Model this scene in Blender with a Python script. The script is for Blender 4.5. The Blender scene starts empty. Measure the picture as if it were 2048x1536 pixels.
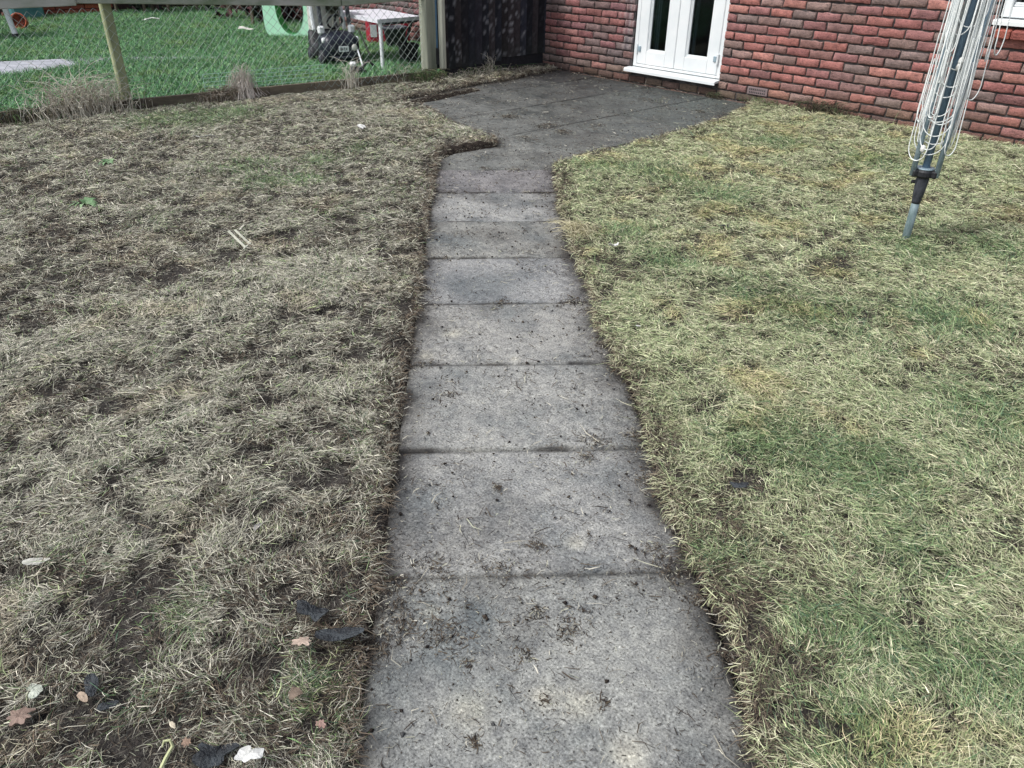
import bpy, math, random
import numpy as np
from mathutils import Vector, Matrix
random.seed(7); rng = np.random.default_rng(11)
scn = bpy.context.scene
# ------------------------------------------------------------------ camera
cam = bpy.data.cameras.new('camera'); camo = bpy.data.objects.new('camera', cam)
scn.collection.objects.link(camo); scn.camera = camo
cam.sensor_width = 36.0; cam.lens = 26.853; cam.clip_end = 500; cam.clip_start = 0.05
CAM = np.array([4.559, -6.81, 1.375])
RR, DD, FF = (0.6677, 0.7443, 0.0128), (0.3864, -0.3317, -0.8606), (-0.6363, 0.5796, -0.5091)
camo.matrix_world = Matrix(((RR[0], -DD[0], -FF[0], CAM[0]), (RR[1], -DD[1], -FF[1], CAM[1]),
                            (RR[2], -DD[2], -FF[2], CAM[2]), (0, 0, 0, 1)))
# ------------------------------------------------------------------ world, sun, exposure
SUN_EL, SUN_AZ = math.radians(52), math.radians(200)     # overcast, brighter from behind the camera
w = bpy.data.worlds.new("World"); scn.world = w; w.use_nodes = True
wn = w.node_tree.nodes; wl = w.node_tree.links
sky = wn.new('ShaderNodeTexSky'); sky.sky_type = 'NISHITA'; sky.sun_disc = False
sky.sun_elevation = SUN_EL; sky.sun_rotation = SUN_AZ; sky.dust_density = 3.0; sky.air_density = 1.0
hs = wn.new('ShaderNodeHueSaturation'); hs.inputs['Saturation'].default_value = 0.50
wl.new(sky.outputs[0], hs.inputs['Color']); bg = wn['Background']
wl.new(hs.outputs[0], bg.inputs[0]); bg.inputs[1].default_value = 0.12
sl = bpy.data.lights.new('sun', 'SUN'); sl.energy = 1.5; sl.angle = math.radians(11); sl.color = (1.0, 0.995, 0.97)
so = bpy.data.objects.new('sun', sl); scn.collection.objects.link(so)
sd = Vector((math.sin(SUN_AZ) * math.cos(SUN_EL), math.cos(SUN_AZ) * math.cos(SUN_EL), math.sin(SUN_EL)))
so.rotation_euler = sd.to_track_quat('Z', 'Y').to_euler(); so.location = (2, -6, 9)
scn.view_settings.view_transform = 'Standard'; scn.view_settings.look = 'None'
scn.view_settings.exposure = 0.66; scn.view_settings.gamma = 1.0
scn.cycles.max_bounces = 6; scn.cycles.diffuse_bounces = 3; scn.cycles.transparent_max_bounces = 8

# ------------------------------------------------------------------ helpers
COL = scn.collection
def setp(o, label=None, cat=None, group=None, kind=None):
    if label: o['label'] = label
    if cat: o['category'] = cat
    if group: o['group'] = group
    if kind: o['kind'] = kind
    return o
def empty(name, loc, rz=0.0, label=None, cat=None, group=None):
    o = bpy.data.objects.new(name, None); o.empty_display_size = 0.1; COL.objects.link(o)
    o.location = loc; o.rotation_euler = (0, 0, rz)
    return setp(o, label, cat, group)

class MB:
    """collects verts/faces (+ optional vertex colours)"""
    def __init__(s): s.v = []; s.f = []; s.c = []; s.uc = False
    def add(s, vs, fs, col=None):
        b = len(s.v); s.v += [tuple(map(float, p)) for p in vs]
        s.f += [tuple(b + i for i in f) for f in fs]
        if col is not None: s.uc = True
        s.c += [tuple(col) if col is not None else (1, 1, 1)] * len(vs)
        return s
    def box(s, c, size, rot=None, bev=0.0, col=None):
        hx, hy, hz = [q / 2 for q in size]
        b = min(bev, hx * .8, hy * .8, hz * .8)
        if b <= 0:
            vs = [(x, y, z) for x in (-hx, hx) for y in (-hy, hy) for z in (-hz, hz)]
            fs = [(0, 1, 3, 2), (4, 6, 7, 5), (0, 4, 5, 1), (2, 3, 7, 6), (0, 2, 6, 4), (1, 5, 7, 3)]
        else:
            vs = []; idx = {}
            for sx in (-1, 1):
                for sy in (-1, 1):
                    for sz in (-1, 1):
                        for a in range(3):
                            p = [sx * (hx - b), sy * (hy - b), sz * (hz - b)]
                            p[a] = (sx * hx, sy * hy, sz * hz)[a]
                            idx[(sx, sy, sz, a)] = len(vs); vs.append(p)
            fs = []
            for a in range(3):
                o1, o2 = [(1, 2), (2, 0), (0, 1)][a]
                for sg in (-1, 1):
                    q = []
                    for (u, v_) in ((-1, -1), (1, -1), (1, 1), (-1, 1)):
                        k = [0, 0, 0]; k[a] = sg; k[o1] = u; k[o2] = v_
                        q.append(idx[(k[0], k[1], k[2], a)])
                    fs.append(tuple(q if sg > 0 else q[::-1]))
            for a in range(3):           # edge strips: edges parallel to axis a
                o1, o2 = [(1, 2), (2, 0), (0, 1)][a]
                for u in (-1, 1):
                    for v_ in (-1, 1):
                        k0 = [0, 0, 0]; k0[a] = -1; k0[o1] = u; k0[o2] = v_
                        k1 = list(k0); k1[a] = 1
                        fs.append((idx[(*k0, o1)], idx[(*k1, o1)], idx[(*k1, o2)], idx[(*k0, o2)]))
            for sx in (-1, 1):
                for sy in (-1, 1):
                    for sz in (-1, 1):
                        fs.append((idx[(sx, sy, sz, 0)], idx[(sx, sy, sz, 1)], idx[(sx, sy, sz, 2)]))
        if rot is not None: vs = [rot @ Vector(p) for p in vs]
        c = Vector(c); return s.add([Vector(p) + c for p in vs], fs, col)
    def bar(s, a, b, wx, wy, bev=0.002, up=(0, 0, 1), col=None):
        a = Vector(a); b = Vector(b); d = b - a; L = d.length; z = d.normalized()
        x = Vector(up).cross(z)
        if x.length < 1e-3: x = Vector((1, 0, 0)).cross(z)
        x.normalize(); y = z.cross(x)
        M = Matrix((x, y, z)).transposed()
        return s.box((a + b) / 2, (wx, wy, L), M, bev, col)
    def tube(s, pts, r, n=6, col=None, cap=True):
        P = [Vector(p) for p in pts]; m = len(P)
        R = r if hasattr(r, '__len__') else [r] * m
        vs = []; fs = []; ref = None
        for i in range(m):
            t = (P[min(i + 1, m - 1)] - P[max(i - 1, 0)])
            if t.length < 1e-9: t = Vector((0, 0, 1))
            t.normalize()
            if ref is None: ref = t.orthogonal().normalized()
            x = (ref - t * ref.dot(t))
            if x.length < 1e-4: x = t.orthogonal()
            x.normalize(); ref = x; y = t.cross(x)
            for k in range(n):
                a = 2 * math.pi * k / n
                vs.append(P[i] + (x * math.cos(a) + y * math.sin(a)) * R[i])
        for i in range(m - 1):
            for k in range(n):
                k2 = (k + 1) % n
                fs.append((i * n + k, i * n + k2, (i + 1) * n + k2, (i + 1) * n + k))
        if cap: fs.append(tuple(range(n))[::-1]); fs.append(tuple((m - 1) * n + k for k in range(n)))
        return s.add(vs, fs, col)
    def lathe(s, prof, n=20, c=(0, 0, 0), M=None, col=None):
        vs = []; fs = []
        for (r, z) in prof:
            for k in range(n):
                a = 2 * math.pi * k / n; p = Vector((r * math.cos(a), r * math.sin(a), z))
                if M is not None: p = M @ p
                vs.append(p + Vector(c))
        for i in range(len(prof) - 1):
            for k in range(n):
                k2 = (k + 1) % n; fs.append((i * n + k, i * n + k2, (i + 1) * n + k2, (i + 1) * n + k))
        fs.append(tuple(range(n))[::-1]); fs.append(tuple((len(prof) - 1) * n + k for k in range(n)))
        return s.add(vs, fs, col)
    def prism(s, out, t, M=None, c=(0, 0, 0), col=None):
        """2-D outline (xy) extruded t along +z"""
        n = len(out); vs = [Vector((x, y, 0)) for x, y in out] + [Vector((x, y, t)) for x, y in out]
        if M is not None: vs = [M @ p for p in vs]
        c = Vector(c); vs = [p + c for p in vs]
        fs = [tuple(range(n))[::-1], tuple(range(n, 2 * n))] + [(i, (i + 1) % n, n + (i + 1) % n, n + i) for i in range(n)]
        return s.add(vs, fs, col)
    def build(s, name, m, parent=None, smooth=False):
        me = bpy.data.meshes.new(name); me.from_pydata(s.v, [], s.f); me.update()
        return link(name, me, m, parent, smooth, np.array(s.c) if s.uc else None)

def link(name, me, m, parent=None, smooth=False, cols=None):
    if cols is not None:
        a = me.color_attributes.new('Col', 'FLOAT_COLOR', 'POINT')
        c4 = np.ones((len(cols), 4), np.float32); c4[:, :3] = cols
        a.data.foreach_set('color', c4.ravel())
    if smooth: me.polygons.foreach_set('use_smooth', [True] * len(me.polygons))
    me.materials.append(m)
    o = bpy.data.objects.new(name, me); COL.objects.link(o)
    if parent is not None: o.parent = parent
    return o
def np_mesh(name, V, faces_flat, sizes):
    me = bpy.data.meshes.new(name); nv = len(V); nl = len(faces_flat); nf = len(sizes)
    me.vertices.add(nv); me.vertices.foreach_set('co', np.asarray(V, np.float32).ravel())
    me.loops.add(nl); me.loops.foreach_set('vertex_index', np.asarray(faces_flat, np.int32))
    me.polygons.add(nf); st = np.concatenate([[0], np.cumsum(sizes)[:-1]]).astype(np.int32)
    me.polygons.foreach_set('loop_start', st); me.update(calc_edges=True); me.validate()
    return me

# ------------------------------------------------------------------ numpy noise
def _hash(ix, iy, s):
    n = (ix.astype(np.int64) * 374761393 + iy.astype(np.int64) * 668265263 + s * 974711) & 0x7fffffff
    n = ((n ^ (n >> 13)) * 1274126177) & 0x7fffffff
    return ((n ^ (n >> 16)) & 0xffff) / 65535.0
def vnoise(x, y, sc, seed=0):
    x = np.asarray(x) / sc; y = np.asarray(y) / sc
    ix = np.floor(x).astype(np.int64); iy = np.floor(y).astype(np.int64)
    fx = x - ix; fy = y - iy; fx = fx * fx * (3 - 2 * fx); fy = fy * fy * (3 - 2 * fy)
    a = _hash(ix, iy, seed); b = _hash(ix + 1, iy, seed); c = _hash(ix, iy + 1, seed); d = _hash(ix + 1, iy + 1, seed)
    return (a * (1 - fx) + b * fx) * (1 - fy) + (c * (1 - fx) + d * fx) * fy
def fbm(x, y, sc, seed=0, o=3):
    s = 0; a = 1.0; t = 0
    for k in range(o):
        s = s + a * vnoise(x + 3.1 * k, y - 1.7 * k, sc / (2 ** k), seed + k); t += a; a *= .55
    return s / t
def sstep(a, b, x):
    t = np.clip((x - a) / (b - a), 0, 1); return t * t * (3 - 2 * t)

# ------------------------------------------------------------------ materials
def newmat(name):
    m = bpy.data.materials.new(name); m.use_nodes = True; nt = m.node_tree
    return m, nt, nt.nodes['Principled BSDF']
def N(nt, t, **kw):
    n = nt.nodes.new(t)
    for k, v in kw.items():
        if k in n.inputs: n.inputs[k].default_value = v
        else: setattr(n, k, v)
    return n
def ramp(nt, fac, stops):
    r = nt.nodes.new('ShaderNodeValToRGB'); e = r.color_ramp.elements
    while len(e) < len(stops): e.new(.5)
    for q, (p, c) in zip(e, stops): q.position = p; q.color = (*c, 1)
    nt.links.new(fac, r.inputs[0]); return r.outputs[0]
def noise(nt, scale, detail=6, rough=.6, stretch=None, coord='Object'):
    tc = nt.nodes.new('ShaderNodeTexCoord'); n = N(nt, 'ShaderNodeTexNoise', Scale=scale, Detail=detail, Roughness=rough)
    src = tc.outputs[coord]
    if stretch:
        mp = nt.nodes.new('ShaderNodeMapping'); mp.inputs['Scale'].default_value = stretch
        nt.links.new(src, mp.inputs[0]); src = mp.outputs[0]
    nt.links.new(src, n.inputs['Vector']); return n.outputs['Fac']
def mixc(nt, fac, a, b, mode='MIX'):
    m = nt.nodes.new('ShaderNodeMix'); m.data_type = 'RGBA'; m.blend_type = mode
    for sock, v in ((m.inputs[0], fac), (m.inputs[6], a), (m.inputs[7], b)):
        if isinstance(v, (int, float)): sock.default_value = v
        elif isinstance(v, tuple): sock.default_value = (*v, 1)
        else: nt.links.new(v, sock)
    return m.outputs[2]
def bump(nt, bs, h, strength, dist):
    b = N(nt, 'ShaderNodeBump', Strength=strength, Distance=dist)
    nt.links.new(h, b.inputs['Height']); nt.links.new(b.outputs[0], bs.inputs['Normal'])
def pm(name, c1, c2, rough=.6, sc=8, bsc=60, bst=.2, bd=.003, stretch=None, metal=0, spec=.4, lo=.35, hi=.65):
    m, nt, bs = newmat(name)
    f = noise(nt, sc, stretch=stretch)
    nt.links.new(ramp(nt, f, [(lo, c1), (hi, c2)]), bs.inputs['Base Color'])
    bs.inputs['Roughness'].default_value = rough; bs.inputs['Metallic'].default_value = metal
    bs.inputs['Specular IOR Level'].default_value = spec
    bump(nt, bs, noise(nt, bsc, stretch=stretch), bst, bd)
    return m
def vcm(name, rough=.7, var=.35, sc=40, bst=.3, bd=.003, bsc=90, spec=.3):
    """vertex colour times noise"""
    m, nt, bs = newmat(name)
    at = nt.nodes.new('ShaderNodeAttribute'); at.attribute_name = 'Col'
    f = ramp(nt, noise(nt, sc), [(.3, (1 - var,) * 3), (.7, (1 + var,) * 3)])
    nt.links.new(mixc(nt, 1.0, at.outputs['Color'], f, 'MULTIPLY'), bs.inputs['Base Color'])
    bs.inputs['Roughness'].default_value = rough; bs.inputs['Specular IOR Level'].default_value = spec
    if bst: bump(nt, bs, noise(nt, bsc), bst, bd)
    return m
M = {}
M['blade'] = vcm('grass_blade', .75, .12, 30, 0, spec=.25)
def brick_mat():
    m, nt, bs = newmat('brick')
    at = nt.nodes.new('ShaderNodeAttribute'); at.attribute_name = 'Col'
    n1_ = noise(nt, 38, 8, .72, (1, 1, 1.9)); n2_ = noise(nt, 110, 5, .7, (1, 1, 1.4))
    f = ramp(nt, n1_, [(.30, (.42, .42, .46)), (.46, (.92, .92, .92)), (.60, (1.15, 1.12, 1.08)), (.74, (1.62, 1.55, 1.50))])
    g = ramp(nt, n2_, [(.32, (.70,) * 3), (.66, (1.22,) * 3)])
    c = mixc(nt, 1.0, at.outputs['Color'], f, 'MULTIPLY'); c = mixc(nt, 1.0, c, g, 'MULTIPLY')
    nt.links.new(c, bs.inputs['Base Color']); bs.inputs['Roughness'].default_value = .85; bs.inputs['Specular IOR Level'].default_value = .25
    bump(nt, bs, n1_, .9, .012); return m
M['brick'] = brick_mat()
M['mortar'] = pm('mortar', (.022, .020, .022), (.095, .086, .084), .95, 9, 150, .5, .004)
M['soil'] = pm('soil', (.016, .014, .013), (.070, .061, .053), .95, 34, 110, 1.0, .010)
M['clod'] = vcm('clod', .95, .4, 60, .6, .004, 120, .15)
M['upvc'] = pm('white_upvc', (.70, .74, .75), (.80, .82, .82), .35, 3, 200, .02, .001)
M['galv'] = pm('galvanised_steel', (.22, .30, .35), (.36, .46, .52), .5, 14, 120, .2, .001, metal=.25)
M['galv_mossy'] = pm('weathered_tube', (.10, .15, .15), (.27, .34, .37), .6, 26, 120, .3, .002, stretch=(1, 1, .3), metal=.15)
M['bluepole'] = pm('dark_blue_steel', (.105, .17, .24), (.19, .275, .36), .45, 10, 120, .1, .001, metal=.2)
M['blackplastic'] = pm('black_plastic', (.010, .011, .014), (.03, .031, .036), .55, 20, 150, .2, .001)
M['darkplastic'] = pm('scuffed_dark_plastic', (.025, .028, .036), (.065, .07, .085), .6, 45, 150, .3, .002, stretch=(1, 1, .4))
M['cord'] = pm('white_cord', (.74, .78, .77), (.86, .88, .86), .6, 30, 300, .1, .001)
M['blackwood'] = vcm('black_stained_boards', .8, .35, 25, .4, .003, 60)
M['greywood'] = pm('weathered_timber', (.14, .16, .12), (.33, .34, .27), .85, 7, 40, .5, .004, stretch=(1, 1, .12))
M['palewood'] = pm('pale_batten', (.36, .37, .30), (.58, .58, .48), .8, 8, 40, .4, .003, stretch=(1, 1, .15))
M['railwood'] = pm('mossy_rail_timber', (.13, .19, .10), (.46, .47, .43), .9, 5, 40, .5, .004, stretch=(1, .35, 1))
M['yellowpost'] = pm('algae_yellow_post', (.17, .20, .105), (.40, .42, .25), .8, 6, 50, .4, .003, stretch=(1, 1, .3))
M['gravelboard'] = pm('damp_gravel_board', (.07, .06, .045), (.20, .17, .12), .9, 9, 60, .5, .004, stretch=(1, .3, 1))
M['wire'] = pm('fence_wire', (.24, .31, .28), (.50, .56, .52), .45, 20, 200, .1, .001, metal=.2)
M['greenwire'] = pm('green_coated_wire', (.28, .50, .38), (.42, .66, .52), .5, 20, 200, .1, .001)
M['lime'] = pm('pale_green_plastic', (.42, .78, .54), (.50, .84, .62), .45, 3, 80, .05, .001)
M['green'] = pm('mid_green_plastic', (.03, .30, .07), (.05, .38, .10), .45, 3, 80, .05, .001)
M['red'] = pm('red_plastic', (.28, .012, .03), (.40, .02, .045), .5, 6, 80, .1, .001)
M['white'] = pm('white_plastic', (.62, .66, .68), (.78, .80, .80), .5, 6, 80, .05, .001)
M['cream'] = pm('off_white_plastic', (.62, .60, .55), (.76, .74, .68), .5, 6, 80, .05, .001)
M['tabletop'] = pm('white_table_plastic', (.66, .66, .72), (.78, .78, .82), .5, 4, 150, .05, .001)
M['terracotta'] = pm('orange_pot', (.50, .10, .05), (.62, .16, .09), .7, 9, 80, .2, .002)
M['teal'] = pm('teal_plastic', (.05, .16, .17), (.09, .24, .25), .6, 6, 80, .1, .001)
M['litter'] = pm('white_litter', (.40, .40, .38), (.74, .74, .71), .5, 30, 60, .5, .004)
M['darklitter'] = pm('dark_wet_litter', (.014, .016, .020), (.060, .070, .078), .42, 30, 90, 1.0, .012, spec=.45)
M['leaf'] = vcm('dead_leaf', .6, .3, 40, .5, .003, 70)
M['weed'] = vcm('weed', .8, .2, 30, 0)
M['hedge'] = vcm('hedge_leaves', .7, .25, 12, 0)
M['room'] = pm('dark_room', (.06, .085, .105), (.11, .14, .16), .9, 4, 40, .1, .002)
M['reflection'] = pm('grey_reflection', (.16, .20, .22), (.26, .30, .33), .7, 10, 80, .1, .001)  # grey of the added strips that imitate reflections in the door panes
M['render'] = pm('concrete_strip', (.30, .31, .34), (.45, .46, .50), .8, 9, 70, .3, .003)

def glass_mat():
    m, nt, bs = newmat('window_glass')
    tr = N(nt, 'ShaderNodeBsdfTransparent'); tr.inputs[0].default_value = (.62, .68, .70, 1)
    gl = N(nt, 'ShaderNodeBsdfGlossy', Roughness=.04); fr = N(nt, 'ShaderNodeFresnel', IOR=1.45)
    mx = nt.nodes.new('ShaderNodeMixShader')
    nt.links.new(fr.outputs[0], mx.inputs[0]); nt.links.new(tr.outputs[0], mx.inputs[1]); nt.links.new(gl.outputs[0], mx.inputs[2])
    nt.links.new(mx.outputs[0], nt.nodes['Material Output'].inputs['Surface']); return m
M['glass'] = glass_mat()

def slab_mat():
    m, nt, bs = newmat('concrete_slab')
    at = nt.nodes.new('ShaderNodeAttribute'); at.attribute_name = 'Col'
    fine = ramp(nt, noise(nt, 170, 3, .75), [(.34, (.30,) * 3), (.47, (.94,) * 3), (.56, (1.05,) * 3), (.68, (1.75,) * 3)])
    mid = ramp(nt, noise(nt, 34, 8, .72), [(.32, (.62, .62, .64)), (.62, (1.18, 1.17, 1.14))])
    big = ramp(nt, noise(nt, 4.0, 7, .62), [(.32, (.66, .70, .72)), (.50, (1.0, 1.0, .99)), (.66, (1.16, 1.15, 1.12))])
    # pale lichen / worn aggregate blotches
    lich = ramp(nt, noise(nt, 13, 9, .75), [(.61, (0,) * 3), (.70, (1,) * 3)])
    c = mixc(nt, 1.0, at.outputs['Color'], fine, 'MULTIPLY'); c = mixc(nt, 1.0, c, mid, 'MULTIPLY'); c = mixc(nt, 1.0, c, big, 'MULTIPLY')
    lf = nt.nodes.new('ShaderNodeMath'); lf.operation = 'MULTIPLY'; nt.links.new(lich, lf.inputs[0]); lf.inputs[1].default_value = .40
    c = mixc(nt, lf.outputs[0], c, (.44, .43, .37))
    nt.links.new(c, bs.inputs['Base Color'])
    bs.inputs['Specular IOR Level'].default_value = .35
    rr = ramp(nt, noise(nt, 4, 5), [(.35, (.38,) * 3), (.65, (.80,) * 3)])
    nt.links.new(rr, bs.inputs['Roughness'])
    bump(nt, bs, noise(nt, 160, 8, .7), .55, .004); return m
M['slab'] = slab_mat()

# ------------------------------------------------------------------ plan geometry (metres; house wall is y = 0, patio level z = 0)
PD = np.array([-0.7757, 0.6311]); PN = np.array([0.6311, 0.7757])      # path direction and its right
Q0 = np.array([3.329, -6.123]); SL = 0.537; SW = 0.79
LEFT = [(6.1, -8.42), (3.742, -6.437), (3.60, -6.34), (3.386, -6.176), (3.318, -6.112), (2.903, -5.791), (2.487, -5.435), (2.05, -5.08), (1.664, -4.763), (1.22, -4.42), (0.828, -4.10), (0.416, -3.763), (0.146, -3.552), (0.02, -3.40),
        (0.043, -3.30), (0.09, -3.12), (0.122, -2.986), (0.012, -2.876), (-0.305, -2.865), (-0.62, -2.80), (-0.907, -2.705), (-1.364, -2.584), (-1.737, -2.60), (-1.80, -2.38), (-1.803, -2.144), (-1.90, -1.80), (-1.973, -1.435), (-1.99, -0.935), (-2.10, -0.5), (-2.19, -0.03)]
RIGHT = [(6.45, -7.75), (4.216, -5.863), (4.024, -5.657), (3.843, -5.512), (3.677, -5.418), (3.556, -5.344), (3.408, -5.198), (3.211, -5.025), (3.035, -4.888), (2.848, -4.776), (2.67, -4.641), (2.519, -4.511), (2.351, -4.365), (2.123, -4.196), (1.748, -3.888), (1.407, -3.588), (0.96, -3.175),
         (0.86, -3.06), (0.825, -2.934), (0.807, -2.39), (0.788, -1.776), (0.739, -1.11), (0.596, -0.453), (0.43, -0.03)]
POLY = np.array(LEFT + [(-2.19, 0.4), (0.43, 0.4)] + RIGHT[::-1])
def psd(x, y):
    """signed distance to the paved area: negative on the paving"""
    x = np.asarray(x, float).ravel(); y = np.asarray(y, float).ravel()
    d = np.full(len(x), 1e9); ins = np.zeros(len(x), bool); n = len(POLY)
    for i in range(n):
        ax, ay = POLY[i]; bx, by = POLY[(i + 1) % n]; ex, ey = bx - ax, by - ay
        t = np.clip(((x - ax) * ex + (y - ay) * ey) / (ex * ex + ey * ey), 0, 1)
        d = np.minimum(d, np.hypot(x - ax - t * ex, y - ay - t * ey))
        c = ((ay > y) != (by > y)); xi = ax + (y - ay) * ex / (ey if abs(ey) > 1e-12 else 1e-12)
        ins ^= c & (x < xi)
    return np.where(ins, -d, d)
def edge_wob(x, y):
    return (fbm(x, y, .16, 5) - .5) * .07 + (fbm(x, y, .045, 9, 2) - .5) * .035
def fxl(y): return -2.48 + 0.10 * (y + 1.4)             # fence line
def ground_z(x, y, d=None):
    x = np.asarray(x, float); y = np.asarray(y, float)
    if d is None: d = psd(x, y).reshape(x.shape) + edge_wob(x, y)
    lift = sstep(0.0, .035, d) * .034 + sstep(.03, .5, d) * .012
    rough = (fbm(x, y, .22, 21) - .5) * .030 + (fbm(x, y, .06, 31) - .5) * .020
    z = -.022 + lift + sstep(0, .08, d) * rough - .055 * np.exp(-np.abs(x - fxl(y)) / .22) * (y < -1.75)
    return z
GREENS = [(500, 340, .16), (400, 240, .30), (330, 245, .25), (640, 330, .12), (620, 365, .12), (340, 1240, .07), (660, 1370, .10), (700, 1420, .06), (540, 370, .14), (720, 300, .10), (480, 230, .2),
          (1200, 338, .14), (1350, 365, .16), (1440, 400, .18), (1290, 345, .12), (1490, 880, .10), (1750, 965, .16), (1720, 1265, .10), (1330, 530, .14), (2030, 1350, .10), (1690, 1480, .10), (1830, 510, .14), (1250, 470, .1),
          (1500, 590, .14), (1640, 640, .18), (1870, 640, .2), (1600, 920, .12), (1820, 1120, .10), (1430, 1110, .08), (1960, 830, .18), (1980, 500, .2), (1560, 290, .2), (1760, 330, .2), (1900, 1350, .09), (1620, 1260, .06)]
DARKS = [(600, 1200, .16), (250, 1270, .10), (450, 1470, .13), (300, 1480, .10), (100, 1500, .12), (1585, 1310, .13), (1450, 1180, .09), (1420, 1060, .08), (1540, 1420, .10), (1250, 560, .11), (1215, 640, .07), (1270, 760, .08), (1450, 980, .08), (1660, 1180, .07), (1330, 900, .08), (800, 700, .07), (770, 1000, .07), (830, 480, .08), (60, 640, .16), (200, 800, .14), (180, 480, .2), (500, 900, .10), (440, 700, .14), (1470, 1190, .05), (1560, 1400, .06), (30, 370, .25), (660, 480, .15), (300, 560, .2)]
STRAW = [(80, 720, .22), (620, 560, .2), (340, 640, .22), (330, 890, .2), (1550, 800, .2), (1250, 620, .18), (1330, 700, .16), (1930, 560, .25), (1700, 760, .2), (1880, 940, .2), (1790, 1400, .12), (1180, 450, .08), (1200, 560, .08), (800, 240, .3), (930, 265, .15), (560, 620, .2)]
_R = np.array([RR, DD, FF])
def pix(x, y, z=0.02):
    d = np.array([x - 1024, y - 768, 1527.63]) @ _R
    return CAM + d * ((z - CAM[2]) / d[2])
def blobs(lst, x, y):
    s = np.zeros_like(x)
    for (u, v, r) in lst:
        p = pix(u, v); s += np.exp(-((x - p[0]) ** 2 + (y - p[1]) ** 2) / (2 * (r * .8) ** 2))
    return np.clip(s, 0, 1)

# ------------------------------------------------------------------ ground sheet
def axis(lo, hi, step, far):
    core = np.arange(lo, hi, step); g = [step]; L = []; p = lo
    while p > -far: g.append(g[-1] * 1.35); p -= g[-1]; L.append(p)
    Rr = []; p = core[-1]; s = step
    while p < far: s *= 1.35; p += s; Rr.append(p)
    return np.concatenate([np.array(L[::-1]), core, np.array(Rr)])
gx = axis(-3.2, 5.6, .018, 45); gy = axis(-7.6, 0.1, .018, 45)
X, Y = np.meshgrid(gx, gy, indexing='ij'); d = (psd(X, Y).reshape(X.shape)) + edge_wob(X, Y)
Z = ground_z(X, Y, d)
beyond = X < fxl(Y) - .03
Z = np.where(beyond, .045 + (fbm(X, Y, .5, 77) - .5) * .02, Z); Z = np.where(Y > 0.05, -.02, Z)
nx, ny = len(gx), len(gy)
V = np.stack([X.ravel(), Y.ravel(), Z.ravel()], 1)
i = np.arange(nx - 1)[:, None] * ny + np.arange(ny - 1)[None, :]
F = np.stack([i, i + ny, i + ny + 1, i + 1], -1).reshape(-1)
me = np_mesh('ground', V, F, np.full((nx - 1) * (ny - 1), 4))
setp(link('ground', me, M['soil'], smooth=True), kind='structure')

# ------------------------------------------------------------------ paving
def slab_sheet(name, slabs):
    """slabs: list of (origin xy, e1, e2, len1, len2, z, tilt1, tilt2, base colour)"""
    VV = []; FFc = []; CC = []; b = 0
    for (o, e1, e2, l1, l2, z0, t1, t2, base) in slabs:
        n1 = max(4, int(l1 / .017)); n2 = max(4, int(l2 / .017)); gap = .0035
        a = np.linspace(gap, l1 - gap, n1); c = np.linspace(gap, l2 - gap, n2)
        A, B = np.meshgrid(a, c, indexing='ij')
        xx = o[0] + e1[0] * A + e2[0] * B; yy = o[1] + e1[1] * A + e2[1] * B
        ed = np.minimum(np.minimum(A, l1 - A), np.minimum(B, l2 - B))
        zz = z0 + t1 * (A / l1 - .5) + t2 * (B / l2 - .5) + (fbm(xx, yy, .12, 41) - .5) * .003 - .003 * np.exp(-np.maximum(ed - gap, 0) / .006)
        dd = -(psd(xx, yy).reshape(xx.shape)) - edge_wob(xx, yy)        # distance inside the paved outline
        dirt = np.exp(-np.maximum(dd, 0) / .050) * (.55 + .9 * fbm(xx, yy, .09, 51))
        jd = np.exp(-np.maximum(ed - gap, 0) / .0035) * (.15 + .85 * sstep(.46, .58, fbm(xx, yy, .10, 61))) * (.55 if name == 'patio' else 1.0)
        smear = sstep(.58, .78, fbm(xx, yy, .33, 71)) * .28
        k = np.clip(dirt + jd * .75 + smear, 0, .93)[..., None]
        col = np.array(base)[None, None, :] * (1 - k) + np.array((.032, .027, .024)) * k
        damp = blobs(DAMP, xx, yy)[..., None] * .62
        col = col * (1 - damp) + np.array((.115, .135, .145)) * damp
        pale = blobs(PALE, xx, yy)[..., None] * .75
        col = col * (1 - pale) + np.array((.52, .50, .42)) * pale
        top = np.stack([xx, yy, zz], -1).reshape(-1, 3); n = n1 * n2
        ring = [p * n2 for p in range(n1)] + [(n1 - 1) * n2 + q for q in range(1, n2)] + [p * n2 + n2 - 1 for p in range(n1 - 2, -1, -1)] + [q for q in range(n2 - 2, 0, -1)]
        low = top[ring].copy(); low[:, 2] -= .05
        VV += [top, low]; CC += [col.reshape(-1, 3), col.reshape(-1, 3)[ring] * .5]
        q = np.arange(n1 - 1)[:, None] * n2 + np.arange(n2 - 1)[None, :]
        FFc.append((b + np.stack([q, q + n2, q + n2 + 1, q + 1], -1).reshape(-1)))
        m_ = len(ring); r0 = np.array(ring); s = np.arange(m_); s2 = (s + 1) % m_
        FFc.append(b + np.stack([r0[s], n + s, n + s2, r0[s2]], -1).reshape(-1)); b += n + m_
    V = np.concatenate(VV); F = np.concatenate(FFc)
    me = np_mesh(name, V, F, np.full(len(F) // 4, 4))
    return link(name, me, M['slab'], smooth=True, cols=np.concatenate(CC))
DAMP = [(920, 480, .10), (985, 560, .13), (940, 570, .10), (1050, 402, .06), (870, 470, .08), (1075, 470, .06), (860, 990, .06), (960, 1222, .035)]
PALE = [(852, 704, .018), (905, 660, .03), (940, 1410, .035), (1160, 1400, .03), (860, 1215, .018), (1030, 710, .012), (1255, 1500, .03), (1150, 1075, .02), (1090, 1385, .025)]
slabs = []
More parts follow.
